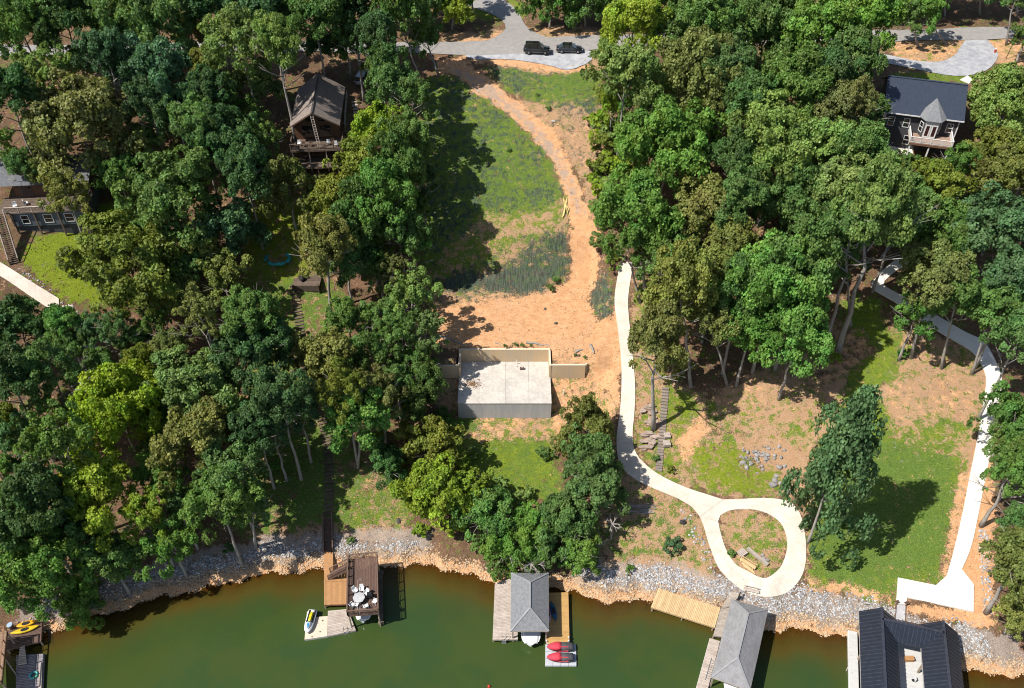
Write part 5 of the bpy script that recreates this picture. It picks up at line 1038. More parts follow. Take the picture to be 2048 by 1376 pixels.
# ------------------------------------------------------------------ watercraft
def hull(mb, L, Wd, H, z0, bow=.55, ex=.42, n=14):
    rings = []
    for i in range(n + 1):
        t = i / n; x = -L / 2 + L * t; s_ = 1.0 if t < bow else max(.10, max(0, 1 - ((t - bow) / (1 - bow)) ** 2) ** ex)
        s_ *= (.9 + .1 * min(1, t / .2)); zr = z0 + H * (1 + .18 * max(0, t - .5)); zk = z0 + H * .6 * max(0, (t - .6) / .4) ** 2
        rings.append([(x, -Wd / 2 * s_, zr), (x, -Wd / 2 * s_ * .9, z0 + H * .45 + zk - z0), (x, -Wd / 2 * s_ * .35, zk), (x, Wd / 2 * s_ * .35, zk), (x, Wd / 2 * s_ * .9, z0 + H * .45 + zk - z0), (x, Wd / 2 * s_, zr)])
    mb.loft(rings); return mb
def boat(c, ang, L, Wd, label, deckm=None, screen=True, bow=.55, ex=.42):
    root = thing('motor_boat', label, 'boat', c); M_ = frame(c, ang)
    hull(MB(M_), L, Wd, .95, -.2, bow, ex).build('hull', gel_white, root, False)
    MB(M_).loft([[(x, -y, z), (x, y, z), (x, y * .8, z + .14), (x, -y * .8, z + .14)] for x, y, z in [(L * .06, Wd * .46, .78), (L * .22, Wd * .42, .80), (L * .36, Wd * (.28 if bow < .7 else .42), .83), (L * .47, Wd * (.12 if bow < .7 else .33), .86)]]).build('foredeck', gel_white, root)
    if screen:
        MB(M_).loft([[(L * .06, -Wd * .40, .9), (L * .06, Wd * .40, .9), (-L * .02, Wd * .36, 1.35), (-L * .02, -Wd * .36, 1.35)], [(L * .14, -Wd * .34, .93), (L * .14, Wd * .34, .93), (L * .02, Wd * .32, 1.36), (L * .02, -Wd * .32, 1.36)]]).build('windscreen', glass_dark, root)
    MB(M_).bx(-L * .45, L * .0, -Wd * .42, Wd * .42, .74, .80).build('cockpit_cover', deckm or navy_cover, root); return root
def jet_ski(c, ang, label, covered=False):
    root = thing('jet_ski', label, 'jet ski', c); M_ = frame(c, ang); L = 3.3
    hull(MB(M_), L, 1.18, .5, 0, .45).build('hull', gel_white if not covered else cover_grey, root, True)
    if covered:
        def cr(f, w0, z): return [[(x, -y, .42), (x, -y * .7, h), (x, 0, h + .08), (x, y * .7, h), (x, y, .42)] for x, y, h in f]
        front = [(-.15, .6, .85), (.25, .6, .98), (.6, .58, .92), (1.0, .5, .78), (1.35, .36, .66), (1.62, .1, .56)]; rear = [(-1.62, .5, .62), (-1.5, .57, .74), (-.8, .58, .80), (-.155, .60, .85)]
        MB(M_).loft(cr(front, 0, 0)).build('front_cover', cover_red, root, True); MB(M_).loft(cr(rear, 0, 0)).build('rear_cover', cover_grey, root, True)
        MB(M_).loft([[(x, .605, .40), (x, .18, h + .05), (x, .2, h + .1), (x, .63, .42)] for x, h in ((-1.0, .80), (-.2, .87), (.2, .98))]).build('side_panel', cover_red, root)
    else:
        MB(M_).loft([[(x, -y, z), (x, y, z), (x, y * .7, z + h), (x, -y * .7, z + h)] for x, y, z, h in [(-1.2, .2, .50, .25), (-.6, .22, .52, .42), (.0, .2, .55, .38), (.2, .1, .55, .3)]]).build('seat', yellow_pl, root)
        MB(M_).loft([[(x, -y, .55), (x, y, .55), (x, y * .6, z), (x, -y * .6, z)] for x, y, z in [(.2, .30, .85), (.6, .32, .88), (1.0, .22, .75), (1.25, .06, .62)]]).build('hood', gel_white, root); MB(M_).loft([[(x, -y, z), (x, y, z), (x, y * .6, z + .05), (x, -y * .6, z + .05)] for x, y, z in [(.45, .16, .88), (.8, .17, .83), (1.1, .05, .74)]]).build('hood_panel', blue_pl, root)
        MB(M_).bx(-1.55, .2, .25, .46, .51, .56).build('footwell', black_metal, root); MB(M_).bx(-1.55, .2, -.46, -.25, .51, .56).build('footwell', black_metal, root)
        MB(M_).tube([(.25, -.42, 1.02), (.38, 0, 1.0), (.25, .42, 1.02)], .035, 6).build('handlebar', black_metal, root)
    return root
def kayak(c, ang, L, Wd, m, label, group=None, tilt=0.0):
    root = thing('kayak', label, 'kayak', c, group); M_ = frame(c, ang) @ Matrix.Rotation(tilt, 4, 'X')
    MB(M_).loft([[(L * (t - .5), -Wd / 2 * s_, .2 + .08 * e_), (L * (t - .5), -Wd * .3 * s_, .03 + .14 * e_), (L * (t - .5), Wd * .3 * s_, .03 + .14 * e_), (L * (t - .5), Wd / 2 * s_, .2 + .08 * e_), (L * (t - .5), Wd * .3 * s_, .3 + .05 * e_), (L * (t - .5), -Wd * .3 * s_, .3 + .05 * e_)] for t, s_, e_ in [(0, .05, 1), (.08, .35, .7), (.2, .72, .3), (.35, .95, 0), (.5, 1, 0), (.65, .95, 0), (.8, .72, .3), (.92, .35, .7), (1, .05, 1)]]).build('hull', m, root, True)
    MB(M_).loft([[(x, -y, .31), (x, y, .31), (x, y * .9, .335), (x, -y * .9, .335)] for x, y in [(-.5, Wd * .15), (-.3, Wd * .28), (.2, Wd * .28), (.5, Wd * .12)]]).build('cockpit', black_metal, root); return root
def chair(c, ang, label, group, m=white_plastic):
    root = thing('plastic_chair', label, 'chair', c, group); M_ = frame(c, ang)
    MB(M_).bx(-.27, .27, -.26, .26, .40, .44).build('seat', m, root); MB(M_).add([(-.26, .24, .445), (.26, .24, .445), (.24, .42, .95), (-.24, .42, .95), (-.26, .28, .445), (.26, .28, .445), (.24, .46, .95), (-.24, .46, .95)], [(0, 1, 2, 3), (7, 6, 5, 4), (0, 4, 5, 1), (1, 5, 6, 2), (2, 6, 7, 3), (3, 7, 4, 0)]).build('backrest', m, root)
    for s_ in (-1, 1):
        MB(M_).bx(s_ * .29 - .03, s_ * .29 + .03, -.24, .28, .62, .66).build('armrest', m, root)
        for y in (-.22, .22): MB(M_).bx(s_ * .28 - .03, s_ * .28 + .03, y - .03, y + .03, .005, .618).build('leg', m, root)
def ladder(parent, c, ang, w_=.5, h=1.4, m=steel):
    M_ = frame(c, ang)
    for s_ in (-1, 1): MB(M_).tube([(s_ * w_ / 2, .35, 0), (s_ * w_ / 2, .3, .75), (s_ * w_ / 2, .05, .85), (s_ * w_ / 2, -.1, .5), (s_ * w_ / 2, -.1, -h)], .03, 6).build('ladder_rail', m, parent)
    for i in range(4): MB(M_).bx(-w_ / 2, w_ / 2, -.16, -.04, -.15 - i * .3, -.11 - i * .3).build('ladder_rung', m, parent)
V3 = Vector
def deck_rect(parent, c4, m, along=0, wd=.2, fascia=None, posts=True, th=.05, z_under=.25, post_m=None, name='plank'):
    """c4: top corners in order; along=0 -> boards run edge 0-1"""
    A, B, C, D_ = [V3(p) for p in c4]
    if along: A, B, C, D_ = B, C, D_, A
    planks(parent, A, B, C, D_, wd, m, th, name=name)
    cen = (A + B + C + D_) / 4
    if fascia:
        for p, q in ((A, B), (B, C), (C, D_), (D_, A)): MB().beam(p + V3((0, 0, -th - .13)), q + V3((0, 0, -th - .13)), .05, .24).build('rim_joist', fascia, parent)
    if posts:
        for p in (A, B, C, D_): q = lerp(p, cen, .05); MB().tube([(q.x, q.y, -3), (q.x, q.y, p.z - th - .02)], .11, 7).build('piling', post_m or post_wood, parent)

# ------------------------------------------------------------------ brown two-storey dock
z1, z2 = .95, 3.5
dk = thing('two_storey_dock', 'dark brown two-storey dock with orange lower deck and railed upper deck', 'dock', on_plane(700, 1180, 0))
walk = [on_plane(648.5, 1104, z1), on_plane(666, 1104, z1), on_plane(666, 1163, z1), on_plane(648.5, 1163, z1)]
deck_rect(dk, [walk[3], walk[2], walk[1], walk[0]], wood_orange, 0, .16, wood_orange)
low = [on_plane(648.3, 1209.5, z1), on_plane(697, 1208, z1), on_plane(697, 1163.5, z1), on_plane(648.3, 1163.5, z1)]
deck_rect(dk, low, wood_orange, 1, .16, mat('red_brown_fascia', (.28, .12, .07)))
deck_rect(dk, [on_plane(666.4, 1163, z1), on_plane(697, 1163, z1), on_plane(697, 1140, z1), on_plane(666.4, 1140, z1)], wood_orange, 1, .16, wood_orange, False)
U = [on_plane(695.5, 1231, z2), on_plane(757.5, 1226, z2), on_plane(755, 1113, z2), on_plane(697, 1118, z2)]
deck_rect(dk, U, wood_brown, 1, .2, wood_brown_rail, True, .06, name='upper_plank')
railing(dk, [lerp(U[0], U[3], .0), U[3]], wood_brown_rail, 1.0, post=1.5, bal=.15); railing(dk, [lerp(U[3], U[2], .05), U[2], U[1], U[0]], wood_brown_rail, 1.0, post=1.5, bal=.15)
# stair between the levels
sb_, stp = on_plane(659, 1152, z1), lerp(U[3], U[0], .14) + V3((-.1, 0, 0)); n = 11; d = V3((stp.x - sb_.x, stp.y - sb_.y, 0)); dn = d.normalized(); pn = V3((-dn.y, dn.x, 0)) * .5
stc = thing('dock_stairs', 'brown stairs with railings joining the two dock levels', 'stairs', sb_)
for i in range(n): p = lerp(sb_, stp, (i + .5) / n); MB().slab([p - pn - dn * .16, p + pn - dn * .16, p + pn + dn * .16, p - pn + dn * .16], .05).build('tread', wood_brown, stc)
for s_ in (-1, 1):
    MB().beam(sb_ + pn * s_ * 1.1, stp + pn * s_ * 1.1 - V3((0, 0, .1)), .05, .28).build('stringer', wood_brown_rail, stc); a_, b_ = sb_ + pn * s_ * 1.12 + V3((0, 0, 1)), stp + pn * s_ * 1.12 + V3((0, 0, 1)); MB().beam(a_, b_, .14, .07).build('handrail', wood_brown_rail, stc)
    bm_ = MB()
    for i in range(1, 20): p = lerp(a_, b_, i / 20); bm_.beam(p - V3((0, 0, .95)), p, .04, .04)
    bm_.build('balusters', wood_brown_rail, stc, kind='stuff')
    for p in (a_, b_): MB().beam(p - V3((0, 0, 1.05)), p + V3((0, 0, .05)), .11, .11).build('rail_post', wood_brown_rail, stc)
cw = [on_plane(757.5, 1246, .55), on_plane(766, 1246, .55), on_plane(765, 1140, .55), on_plane(757, 1140, .55)]; deck_rect(dk, cw, wood_tie, 0, .3, wood_tie)
# shore stairs
ss = thing('shore_stairs', 'dark stairs with handrails from the timber steps down to the orange walkway', 'stairs', ground(655, 1075)); a_ = ground(656, 1036) + V3((0, 0, .25)); b_ = lerp(walk[0], walk[1], .5) + V3((0, .05, .12)); dn = V3((b_.x - a_.x, b_.y - a_.y, 0)).normalized(); pn = V3((-dn.y, dn.x, 0)) * .55
for i in range(16): p = lerp(a_, b_, (i + .5) / 16); MB().slab([p - pn - dn * .17, p + pn - dn * .17, p + pn + dn * .17, p - pn + dn * .17], .06).build('tread', wood_brown, ss)
for s_ in (-1, 1):
    MB().beam(a_ + pn * s_ * 1.1, b_ + pn * s_ * 1.1, .06, .3).build('stringer', wood_brown_rail, ss); MB().beam(a_ + pn * s_ * 1.15 + V3((0, 0, .95)), b_ + pn * s_ * 1.15 + V3((0, 0, .95)), .12, .07).build('handrail', wood_brown_rail, ss)
    for i in range(4): p = lerp(a_, b_, i / 3) + pn * s_ * 1.15; MB().beam(p - V3((0, 0, .8)), p + V3((0, 0, .95)), .1, .1).build('rail_post', wood_brown_rail, ss)
fl = thing('floating_dock', 'weathered grey floating platform beside the brown dock', 'dock', on_plane(680, 1245, 0)); zf = .42
FG = [on_plane(655, 1272, zf), on_plane(711.5, 1260, zf), on_plane(695, 1218, zf), on_plane(656, 1221.5, zf)]; deck_rect(fl, FG, wood_pale, 0, .22, wood_grey, False, .06)
MB().slab([p - V3((0, 0, .075)) for p in FG], .5).build('float_hull', float_grey, fl); ladder(fl, on_plane(692, 1263, zf), R(12), .5, 1.0, steel)
fc = thing('floating_dock', 'cream floating pad carrying the uncovered jet ski', 'dock', on_plane(632, 1255, 0)); FC = [on_plane(609, 1279, .38), on_plane(654.5, 1272, .38), on_plane(655.5, 1232, .38), on_plane(632, 1234, .38), on_plane(631, 1225, .38), on_plane(614, 1223, .38)]; MB().slab(FC, .05).build('deck_surface', float_cream, fc); MB().slab([p - V3((0, 0, .052)) for p in FC], .6).build('float_hull', mat('white_float', (.62, .6, .58)), fc)
for px, py in ((624, 1274), (640, 1264), (645, 1242)): q = on_plane(px, py, .38); MB().tube([q + V3((0, 0, -.01)), q + V3((0, 0, .14))], .06, 8).build('cleat', black_metal, fc)
q = on_plane(621, 1246, .39); jet_ski(q, R(-95), 'white jet ski with yellow seat on the cream floating pad')
boat(on_plane(730, 1205, .25), R(-86), 6.4, 2.3, 'white boat moored beneath the brown upper deck', bow=.75, ex=.4)
GC = 'white plastic chairs on the brown upper deck'
for px, py, a in [(711, 1185, .8), (724, 1182, .1), (733, 1190, -.6), (705, 1213, 2.4), (713, 1213, 2.9), (732, 1216, 3.6), (750, 1206, -1.9)]: q = on_plane(px, py, z2 + .01); chair(q, a, 'white plastic chair around the table on the brown upper deck', GC)
q = on_plane(719, 1201, z2 + .01); tb = thing('patio_table', 'round pale grey table on the brown upper deck', 'table', q); MB().tube([q + V3((0, 0, .70)), q + V3((0, 0, .74))], [.78, .78], 8).build('tabletop', mat('pale_grey_plastic', (.55, .55, .55)), tb)
for k in range(4): a = k * 1.571 + .4; MB().beam(q + V3((math.cos(a) * .5, math.sin(a) * .5, .005)), q + V3((math.cos(a) * .45, math.sin(a) * .45, .70)), .06, .06).build('leg', white_plastic, tb)
q = on_plane(741, 1195, z2 + .01); cg = thing('covered_grill', 'black covered grill beside the table on the brown upper deck', 'grill', q); MB().loft([[(q.x + x * k, q.y + y * k, q.z + z) for x, y in ((-.4, -.25), (.4, -.25), (.4, .25), (-.4, .25))] for k, z in ((1, .01), (1, .8), (.85, 1.0), (.5, 1.1))]).build('cover', dark_inside, cg)

# ------------------------------------------------------------------ hip roofs
def hip_roof(parent, c4, ridge, m, th=.1, capm=ridge_cap):
    A, B, C, D_ = [V3(p) for p in c4]; r0, r1 = V3(ridge[0]), V3(ridge[1])     # A,B front eave; C,D back eave
    for nm, poly in (('roof_slope', [A, B, r0]), ('roof_slope', [B, C, r1, r0]), ('roof_slope', [C, D_, r1]), ('roof_slope', [D_, A, r0, r1])): MB().slab(poly, th).build(nm, m, parent)
    k = V3((0, 0, .03))
    for a, b in ((r0, r1), (A, r0), (B, r0), (C, r1), (D_, r1)): MB().beam(a + k, b + k, .22, .05).build('ridge_cap', capm, parent)
    for a, b in ((A, B), (B, C), (C, D_), (D_, A)): MB().beam(a - k * 4, b - k * 4, .05, .2).build('fascia', wood_grey, parent)
zd = .8; ze = 3.4
bc = thing('boathouse', 'boathouse with dark grey shingled hip roof and pale left deck', 'boathouse', on_plane(1060, 1220, 0))
E4 = [on_plane(1021, 1262, ze), on_plane(1097.5, 1262, ze), on_plane(1097, 1146, ze), on_plane(1022.5, 1146, ze)]; mx = (E4[0] + E4[1]) / 2; my = (E4[2] + E4[3]) / 2
hip_roof(bc, E4, [lerp(mx, my, .28) + V3((0, 0, 1.5)), lerp(mx, my, .72) + V3((0, 0, 1.5))], shingle)
for p in E4:
    q = lerp(p, (mx + my) / 2, .12); MB().beam((q.x, q.y, -2.5), (q.x, q.y, ze + .02), .18, .18).build('roof_post', post_wood, bc)
LD = [on_plane(985.5, 1279, zd), on_plane(1035.5, 1278, zd), on_plane(1032, 1153, zd), on_plane(1000, 1155, zd), on_plane(991, 1167, zd)]
deck_rect(bc, [LD[0], LD[1], LD[2], on_plane(990, 1167, zd)], wood_pale, 0, .2, wood_grey); ladder(bc, on_plane(1008, 1279, zd), 0, .5, 1.2)
RD = [on_plane(1093, 1286.5, .75), on_plane(1139, 1286.5, .75), on_plane(1136.5, 1184.5, .75), on_plane(1090, 1185.5, .75)]
deck_rect(bc, RD, mat('honey_boards', (.58, .35, .13), (.50, .29, .10), objvar=.06), 0, .16, mat('white_trim', (.7, .68, .66)))
deck_rect(bc, [on_plane(1032.3, 1178, zd), on_plane(1090, 1178, zd), on_plane(1090, 1150, zd), on_plane(1032.3, 1150, zd)], wood_pale, 1, .2, wood_grey, False)
for px, py in ((1093, 1283), (1137, 1276), (1137, 1283)): q = on_plane(px, py, .76); MB().tube([q, q + V3((0, 0, .25))], .09, 8).build('bollard', white_paint, bc)
boat(on_plane(1061, 1249, .3), R(-90), 6.6, 2.45, 'white boat with rounded bow beneath the dark grey hip roof', bow=.78, ex=.34)
kayak(on_plane(1107, 1224, .77), R(101), 2.9, .8, teal_blue, 'green and blue kayak lying on the honey-coloured dock'); kayak(on_plane(1096, 1228, .77), R(97), 2.9, .75, kay_red, 'red and white kayak half under the dark grey hip roof')
jf = thing('floating_dock', 'pale grey modular float carrying two covered jet skis', 'dock', on_plane(1121, 1310, 0)); J = [on_plane(1090, 1331.5, .3), on_plane(1153, 1331.5, .3), on_plane(1152, 1288.5, .3), on_plane(1090.5, 1288.5, .3)]
for i in range(4):
    for j in range(3):
        f = lambda u, v: lerp(lerp(J[0], J[1], u), lerp(J[3], J[2], u), v)
        MB().slab([f(i / 4 + .004, j / 3 + .006), f((i + 1) / 4 - .004, j / 3 + .006), f((i + 1) / 4 - .004, (j + 1) / 3 - .006), f(i / 4 + .004, (j + 1) / 3 - .006)], .5).build('float_block', float_grey, jf)
GJ = 'covered jet skis on the pale float'
jet_ski(on_plane(1120, 1297, .3), R(180), 'red and charcoal covered jet ski next to the honey-coloured dock', True); jet_ski(on_plane(1120, 1318, .3), R(180), 'red and charcoal covered jet ski on the open-water side of the float', True)
# ------------------------------------------------------------------ long cedar-roofed boathouse with new platform
pl = thing('swim_platform', 'broad platform of fresh pale pine boards over the rip-rap', 'dock', on_plane(1370, 1215, 0)); zp = .95
PP = [on_plane(1302, 1214, zp), on_plane(1429.5, 1255, zp), on_plane(1441, 1215.5, zp), on_plane(1317, 1177, zp)]; deck_rect(pl, PP, wood_new, 1, .2, mat('pine_rim', (.50, .34, .17)), True)
q = lerp(PP[0], PP[1], .5); MB().tube([(q.x, q.y + .1, -2), (q.x, q.y + .1, zp - .1)], .1, 7).build('piling', post_wood, pl)
bd_ = thing('boathouse', 'long boathouse with weathered pale grey hip roof', 'boathouse', on_plane(1470, 1290, 0)); ze = 3.3
E4 = [on_plane(1423, 1354, ze), on_plane(1500, 1381, ze), on_plane(1536, 1219, ze), on_plane(1463.5, 1198, ze)]; mx = (E4[0] + E4[1]) / 2; my = (E4[2] + E4[3]) / 2
hip_roof(bd_, E4, [lerp(mx, my, .24) + V3((0, 0, 1.45)), lerp(mx, my, .80) + V3((0, 0, 1.45))], cedar_roof)
cen = (mx + my) / 2
for p in E4: q = lerp(p, cen, .1); MB().beam((q.x, q.y, -2.5), (q.x, q.y, ze + .02), .18, .18).build('roof_post', post_wood, bd_)
deck_rect(bd_, [on_plane(1427, 1271, .9), on_plane(1447, 1273, .9), on_plane(1462, 1214, .9), on_plane(1440.5, 1219, .9)], wood_grey, 0, .2, wood_grey)
deck_rect(bd_, [on_plane(1441, 1218.5, .95), on_plane(1458, 1214, .95), on_plane(1481, 1190, 1.95), on_plane(1463, 1183, 1.95)], wood_grey, 0, .2, None, False)
MB().beam(on_plane(1481.5, 1184, 2.2), on_plane(1476, 1196, 2.0), .12, .3).build('gangway_curb', black_metal, bd_)
ff = [on_plane(1390, 1385, .45), on_plane(1412, 1392, .45), on_plane(1440, 1282, .45), on_plane(1420, 1276, .45)]; fl2 = thing('floating_dock', 'narrow grey float with white edge alongside the cedar-roofed boathouse', 'dock', on_plane(1415, 1330, 0)); deck_rect(fl2, ff, wood_pale, 0, .2, white_paint, False); MB().slab([p - V3((0, 0, .08)) for p in ff], .5).build('float_hull', float_grey, fl2)
lf = thing('aluminium_ladder', 'aluminium ladder lying flat on the narrow grey float', 'ladder', on_plane(1421, 1335, .46)); a0, a1 = on_plane(1415, 1361, .50), on_plane(1427, 1318, .50); dn = (a1 - a0).normalized(); sx = V3((-dn.y, dn.x, 0)) * .28
for s_ in (-1, 1): MB().beam(a0 + sx * s_, a1 + sx * s_, .06, .07).build('stile', steel, lf)
for i in range(1, 10): p = lerp(a0, a1, i / 10); MB().beam(p - sx, p + sx, .05, .05).build('rung', steel, lf)
boat(on_plane(1466, 1352, .3), R(-106), 6.5, 2.4, 'boat with navy cover beneath the weathered hip roof')
o = MB().beam(on_plane(1300, 1236, -.12), on_plane(1424, 1275, -.12), .12, .12).build('sunken_pipe', mat('pale_pipe', (.5, .45, .3))); tag(o, 'thin pale pipe just under the water below the pine platform', 'pipe')

# ------------------------------------------------------------------ black metal-roofed boathouse (U-shaped in plan)
be = thing('boathouse', 'large boathouse with black ribbed metal roof around an open slip', 'boathouse', on_plane(1800, 1320, 0)); ze, zr = 3.5, 5.3
yb = on_plane(1718, 1222, ze)
a_ = math.atan2(-1.55, 6.2); M_ = frame((on_plane(1718, 1222, ze).x, on_plane(1718, 1222, ze).y, 0), R(-14.5))
def el(x, y, z): return M_ @ V3((x, y, z))
WI = 4.5; GAP = 2.75; XL = [0, WI / 2, WI]; XR = [WI + GAP, WI * 1.5 + GAP, WI * 2 + GAP]; LB = 16.0; CY = 3.3     # local y runs away from the lake, so slips extend to -y
def slope(poly, down, nm='roof_slope'):
    o = MB().slab(poly, .1).build(nm, metal_black, be); ribs(o, poly, down, .5, metal_rib_glint, .07, .07)
slope([el(0, 0, ze), el(WI / 2, 0, zr), el(WI / 2, -LB, zr), el(0, -LB, ze)], el(0, 0, ze) - el(WI / 2, 0, zr))
slope([el(WI, -CY - .0, ze), el(WI, -LB, ze), el(WI / 2, -LB, zr), el(WI / 2, -CY / 2, zr)], el(WI, 0, ze) - el(WI / 2, 0, zr))
slope([el(WI / 2, 0, zr), el(WI, 0, ze), el(WI / 2, -CY / 2, zr)], el(WI, 0, ze) - el(WI / 2, 0, zr))
xr = XR[1]
slope([el(xr, 0, zr), el(XR[2], 0, ze), el(XR[2], -LB, ze), el(xr, -LB, zr)], el(XR[2], 0, ze) - el(xr, 0, zr))
slope([el(XR[0], -CY, ze), el(xr, -CY / 2, zr), el(xr, -LB, zr), el(XR[0], -LB, ze)], el(XR[0], 0, ze) - el(xr, 0, zr))
slope([el(xr, 0, zr), el(xr, -CY / 2, zr), el(XR[0], 0, ze)], el(XR[0], 0, ze) - el(xr, 0, zr))
slope([el(WI / 2, -CY / 2, zr), el(WI, -CY, ze), el(XR[0], -CY, ze), el(xr, -CY / 2, zr)], el(5, -CY, ze) - el(5, -CY / 2, zr))
slope([el(WI / 2, -CY / 2, zr), el(xr, -CY / 2, zr), el(XR[0], 0, ze), el(WI, 0, ze)], el(5, 0, ze) - el(5, -CY / 2, zr))
k = V3((0, 0, .06))
for p, q in ((el(WI / 2, 0, zr), el(WI / 2, -LB, zr)), (el(xr, 0, zr), el(xr, -LB, zr)), (el(WI / 2, -CY / 2, zr), el(xr, -CY / 2, zr))): MB().beam(p + k, q + k, .32, .06).build('ridge_cap', metal_rib_glint, be)
for x in (0, WI - .0, XR[0], XR[2]): MB().beam(el(x, -CY if x in (WI, XR[0]) else 0, ze - .16), el(x, -LB, ze - .16), .06, .18).build('fascia', mat('pale_fascia', (.5, .46, .44)), be)
for x in (.5, WI - .3, XR[0] + .3, XR[2] - .5):
    for y in (-.6, -5, -10): MB(M_).bx(x - .1, x + .1, y - .1, y + .1, -2.5, ze - .02).build('roof_post', post_wood, be)
def dkl(x0, x1, y0, y1, z, m=deck_light, wd=.3): planks(be, el(x0, y0, z), el(x1, y0, z), el(x1, y1, z), el(x0, y1, z), wd, m, .08, .01, 'deck_board')
dkl(WI - .3, XR[0] + 1.3, -LB, -.4, .6, deck_light, .5); dkl(-.55, .5, -LB, -1.2, .6, deck_light, .5); dkl(XR[2] - .5, XR[2] + .1, -LB, -1.2, .6, deck_light, .5)
MB(M_).bx(-.62, -.56, -LB, -1.2, .1, .62).build('dock_edge', white_paint, be)
gw = thing('gangway', 'pale concrete-coloured gangway from the white landing to the black-roofed boathouse', 'gangway', on_plane(1801, 1225, 0)); ga, gb = ground(1792, 1210) + V3((0, 0, .12)), ground(1811, 1212) + V3((0, 0, .12)); gc_, gd = el(WI + 1.75, -.5, .64), el(WI + .4, -.5, .64)
planks(gw, gd, gc_, gb, ga, .6, mat('gangway_deck', (.50, .49, .50), objvar=.03), .08, .01)
for p, q in ((ga, gd), (gb, gc_)): MB().beam(p + V3((0, 0, .05)), q + V3((0, 0, .05)), .06, .2).build('side_rail', wood_brown_rail, gw)
for p in (ga, gb): MB().beam(p - V3((0, 0, .3)), p + V3((0, 0, .95)), .14, .14).build('gate_post', wood_brown_rail, gw); MB().beam(p + V3((-.3, .1, .5)), p + V3((.2, .3, .55)), .1, .12).build('chain_box', mat('rust_brown', (.16, .06, .04)), gw)
sx_ = el(XR[0] - .35, -6.3, .62); dc = thing('deck_chair', 'folded black and white chair on the pale slip floor', 'chair', sx_); MB().rock(sx_ + V3((0, 0, .25)), .32).build('seat', dark_inside, dc); MB().bx(sx_.x + .12, sx_.x + .2, sx_.y - .2, sx_.y + .25, sx_.z + .05, sx_.z + .8).build('backrest', white_plastic, dc)
pb_ = el(WI + GAP * .75, -3.6, .65); o = thing('storage_bench', 'orange-brown storage bench under the black roof at the slip end', 'bench', pb_); MB().bx(pb_.x - .5, pb_.x + .5, pb_.y - .25, pb_.y + .25, pb_.z, pb_.z + .55).build('box', wood_orange, o); MB().bx(pb_.x - .54, pb_.x + .54, pb_.y - .29, pb_.y + .29, pb_.z + .553, pb_.z + .6).build('lid', wood_orange, o)
for i, (a, b) in enumerate([((1702, 1310), (1692, 1342)), ((1705, 1345), (1700, 1372))]):
    p, q = on_plane(*a, .55), on_plane(*b, .02); o = MB().tube([p, lerp(p, q, .5) + V3((.2, 0, .1)), q], [.09, .08, .05], 6).build('driftwood_branch', bark_dead); tag(o, 'bare driftwood branch caught on the black-roofed boathouse edge', 'branch', 'driftwood at the black-roofed boathouse')

# ------------------------------------------------------------------ kayak dock
ka = thing('kayak_dock', 'old brown dock with raised roof deck and kayak platform', 'dock', on_plane(30, 1290, 0)); zk = 1.1
deck_rect(ka, [on_plane(12, 1299, zk), on_plane(82, 1282, zk), on_plane(84, 1246, zk), on_plane(14, 1262, zk)], wood_brown, 0, .2, wood_brown_rail)
FK = [on_plane(32, 1385, .45), on_plane(85, 1385, .45), on_plane(89, 1297, .45), on_plane(32, 1302, .45)]; deck_rect(ka, [lerp(FK[0], FK[3], 0), FK[1], lerp(FK[1], FK[2], .88), lerp(FK[0], FK[3], .9)], mat('cool_grey_boards', (.30, .28, .29), (.22, .20, .21), objvar=.15), 0, .2, steel, False)
MB().slab([on_plane(76, 1385, .62), on_plane(82, 1385, .62), on_plane(84.5, 1325, .62), on_plane(79, 1325, .62)], .16).build('edge_bench', wood_pale, ka)
planks(ka, on_plane(36, 1330, .6), on_plane(54, 1328, .6), on_plane(49, 1290, 1.05), on_plane(40, 1290, 1.05), .25, wood_grey, .06, name='ramp_plank')
zu = 3.9; UK = [on_plane(-60, 1372, zu), on_plane(3, 1366, zu), on_plane(14, 1262, zu), on_plane(-60, 1272, zu)]; deck_rect(ka, UK, mat('warm_boards', (.32, .21, .14), (.26, .17, .11), objvar=.12), 0, .22, wood_brown_rail, True, name='roof_plank')
railing(ka, [UK[0], UK[1], UK[2], UK[3]], mat('rust_rail', (.30, .16, .09)), 1.0, post=2.0, bal=0)
MB().beam(on_plane(12, 1320, .9), on_plane(34, 1352, .5), .14, .14).build('boom', wood_grey, ka)
GY_ = 'yellow kayaks on the kayak dock'
def kay_px(a, b, z, m, label): p, q = on_plane(*a, z), on_plane(*b, z); d = q - p; kayak(lerp(p, q, .5), math.atan2(d.y, d.x), d.length, .85, m, label)
kay_px((31, 1255), (76, 1243), zk + .01, kay_yellow, 'yellow kayak with open dark cockpit, farther onto the kayak dock'); kay_px((22, 1269), (80, 1253), zk + .01, mat('pale_yellow_kayak', (.82, .55, .02), rough=.3), 'longer yellow kayak along the middle of the kayak dock')
q = on_plane(24, 1256, zk); br = thing('lidded_barrel', 'brown barrel with pale blue lid beside the yellow kayaks', 'barrel', q); MB().tube([q, q + V3((0, 0, .1)), q + V3((0, 0, .5)), q + V3((0, 0, .8))], [.3, .33, .35, .31], 14).build('barrel', wood_brown_rail, br); MB().tube([q + V3((0, 0, .802)), q + V3((0, 0, .86))], [.37, .33], 14).build('lid', mat('pale_blue', (.45, .58, .75), rough=.4), br)
q = on_plane(68, 1351, .46); pts = [q + V3((math.cos(a) * .42, math.sin(a) * .42, .12)) for a in np.linspace(0, 6.283, 25)]; o = MB().tube(pts, .13, 8).build('swim_ring', mat('blue_green_ring', (.02, .30, .62), (.12, .50, .22), rough=.35, scale=.9, fine=1.2), None, True); tag(o, 'blue and green swim ring on the grey float', 'swim ring')
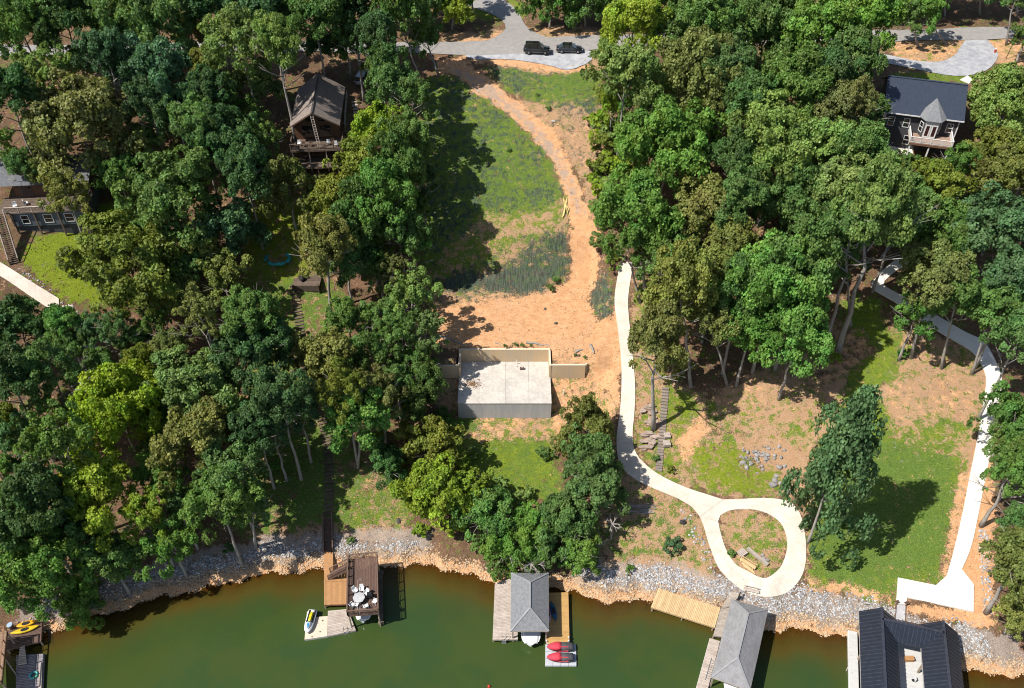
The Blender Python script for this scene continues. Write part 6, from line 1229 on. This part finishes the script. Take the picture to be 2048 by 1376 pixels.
q = on_plane(978, 1373, 0); o = MB().tube([q + V3((0, 0, -.15)), q + V3((0, 0, .02)), q + V3((0, 0, .2)), q + V3((0, 0, .28))], [.12, .2, .16, .03], 10).build('mooring_buoy', red_paint); tag(o, 'small red mooring buoy floating on the open water', 'buoy')

# ------------------------------------------------------------------ grass tufts on the lawns (uncountable)
gm = CH['grass']; cand = np.argwhere((gm > .5) & (GY > 50) & (GY < 175) & (np.abs(GX) < 90) & (GZ > .8))
sel = cand[rng.choice(len(cand), min(len(cand), 52000), replace=False)]
px_ = gx[sel[:, 1]] + rng.normal(0, .45, len(sel)); py_ = gy[sel[:, 0]] + rng.normal(0, .45, len(sel)); pz_ = T(px_, py_)
hh = rng.uniform(.02, .09, len(sel)); an = rng.uniform(0, 6.283, len(sel)); ww = rng.uniform(.06, .16, len(sel)); lx_ = rng.uniform(-.1, .1, (len(sel), 2))
Vg = np.stack([np.stack([px_ - np.cos(an) * ww, py_ - np.sin(an) * ww, pz_ - .03], -1), np.stack([px_ + np.cos(an) * ww, py_ + np.sin(an) * ww, pz_ - .03], -1), np.stack([px_ + lx_[:, 0], py_ + lx_[:, 1], pz_ + hh + .04], -1)], 1).reshape(-1, 3)
gmat = mat('grass_blades', (.12, .18, .03), (.27, .32, .07), rough=.8, scale=.8, fine=3)
gme = np_mesh('grass', Vg, np.arange(len(Vg)).reshape(-1, 3), gmat); o = bpy.data.objects.new('grass', gme); col.objects.link(o); tag(o, 'short grass tufts across the lawns and clearing', 'grass', kind='stuff')

# ------------------------------------------------------------------ clods on the clay and twigs in the straw (uncountable)
mb = MB(); k = 0; dm = CH['dirt']; cd = np.argwhere((dm > .55) & (GY > 60) & (GY < 160) & (np.abs(GX) < 60) & (GZ > 1.0)); pick = cd[rng.choice(len(cd), 1900, replace=False)]
for j_, i_ in pick:
    x, y = gx[i_] + rng.normal(0, .3), gy[j_] + rng.normal(0, .3); r_ = abs(rng.normal(0, .045)) + .025; z = float(T(x, y)) + r_ * .3
    mb.rock((x, y, z), r_, .7)
tag(mb.build('clay_clods', rock_mat('clay_clod', [(.42, .21, .10), (.55, .29, .14), (.68, .41, .23), (.36, .19, .10)])), 'loose clods of red clay scattered over the drive and pad', 'clods', kind='stuff')
mb = MB(); cd = np.argwhere((CH['straw'] > .6) & (GY > 60) & (GY < 165) & (np.abs(GX) < 75) & (GZ > 1.5)); pick = cd[rng.choice(len(cd), 1500, replace=False)]
for j_, i_ in pick:
    x, y = gx[i_] + rng.normal(0, .3), gy[j_] + rng.normal(0, .3); a = rng.uniform(0, 3.14); L_ = rng.uniform(.12, .5); z = float(T(x, y)) + .05
    mb.beam((x - math.cos(a) * L_, y - math.sin(a) * L_, z), (x + math.cos(a) * L_, y + math.sin(a) * L_, z + .04), .035, .03)
tag(mb.build('fallen_twigs', mat('twig_litter', (.30, .22, .15), (.42, .33, .24))), 'fallen twigs scattered over the straw-coloured ground', 'twigs', kind='stuff')
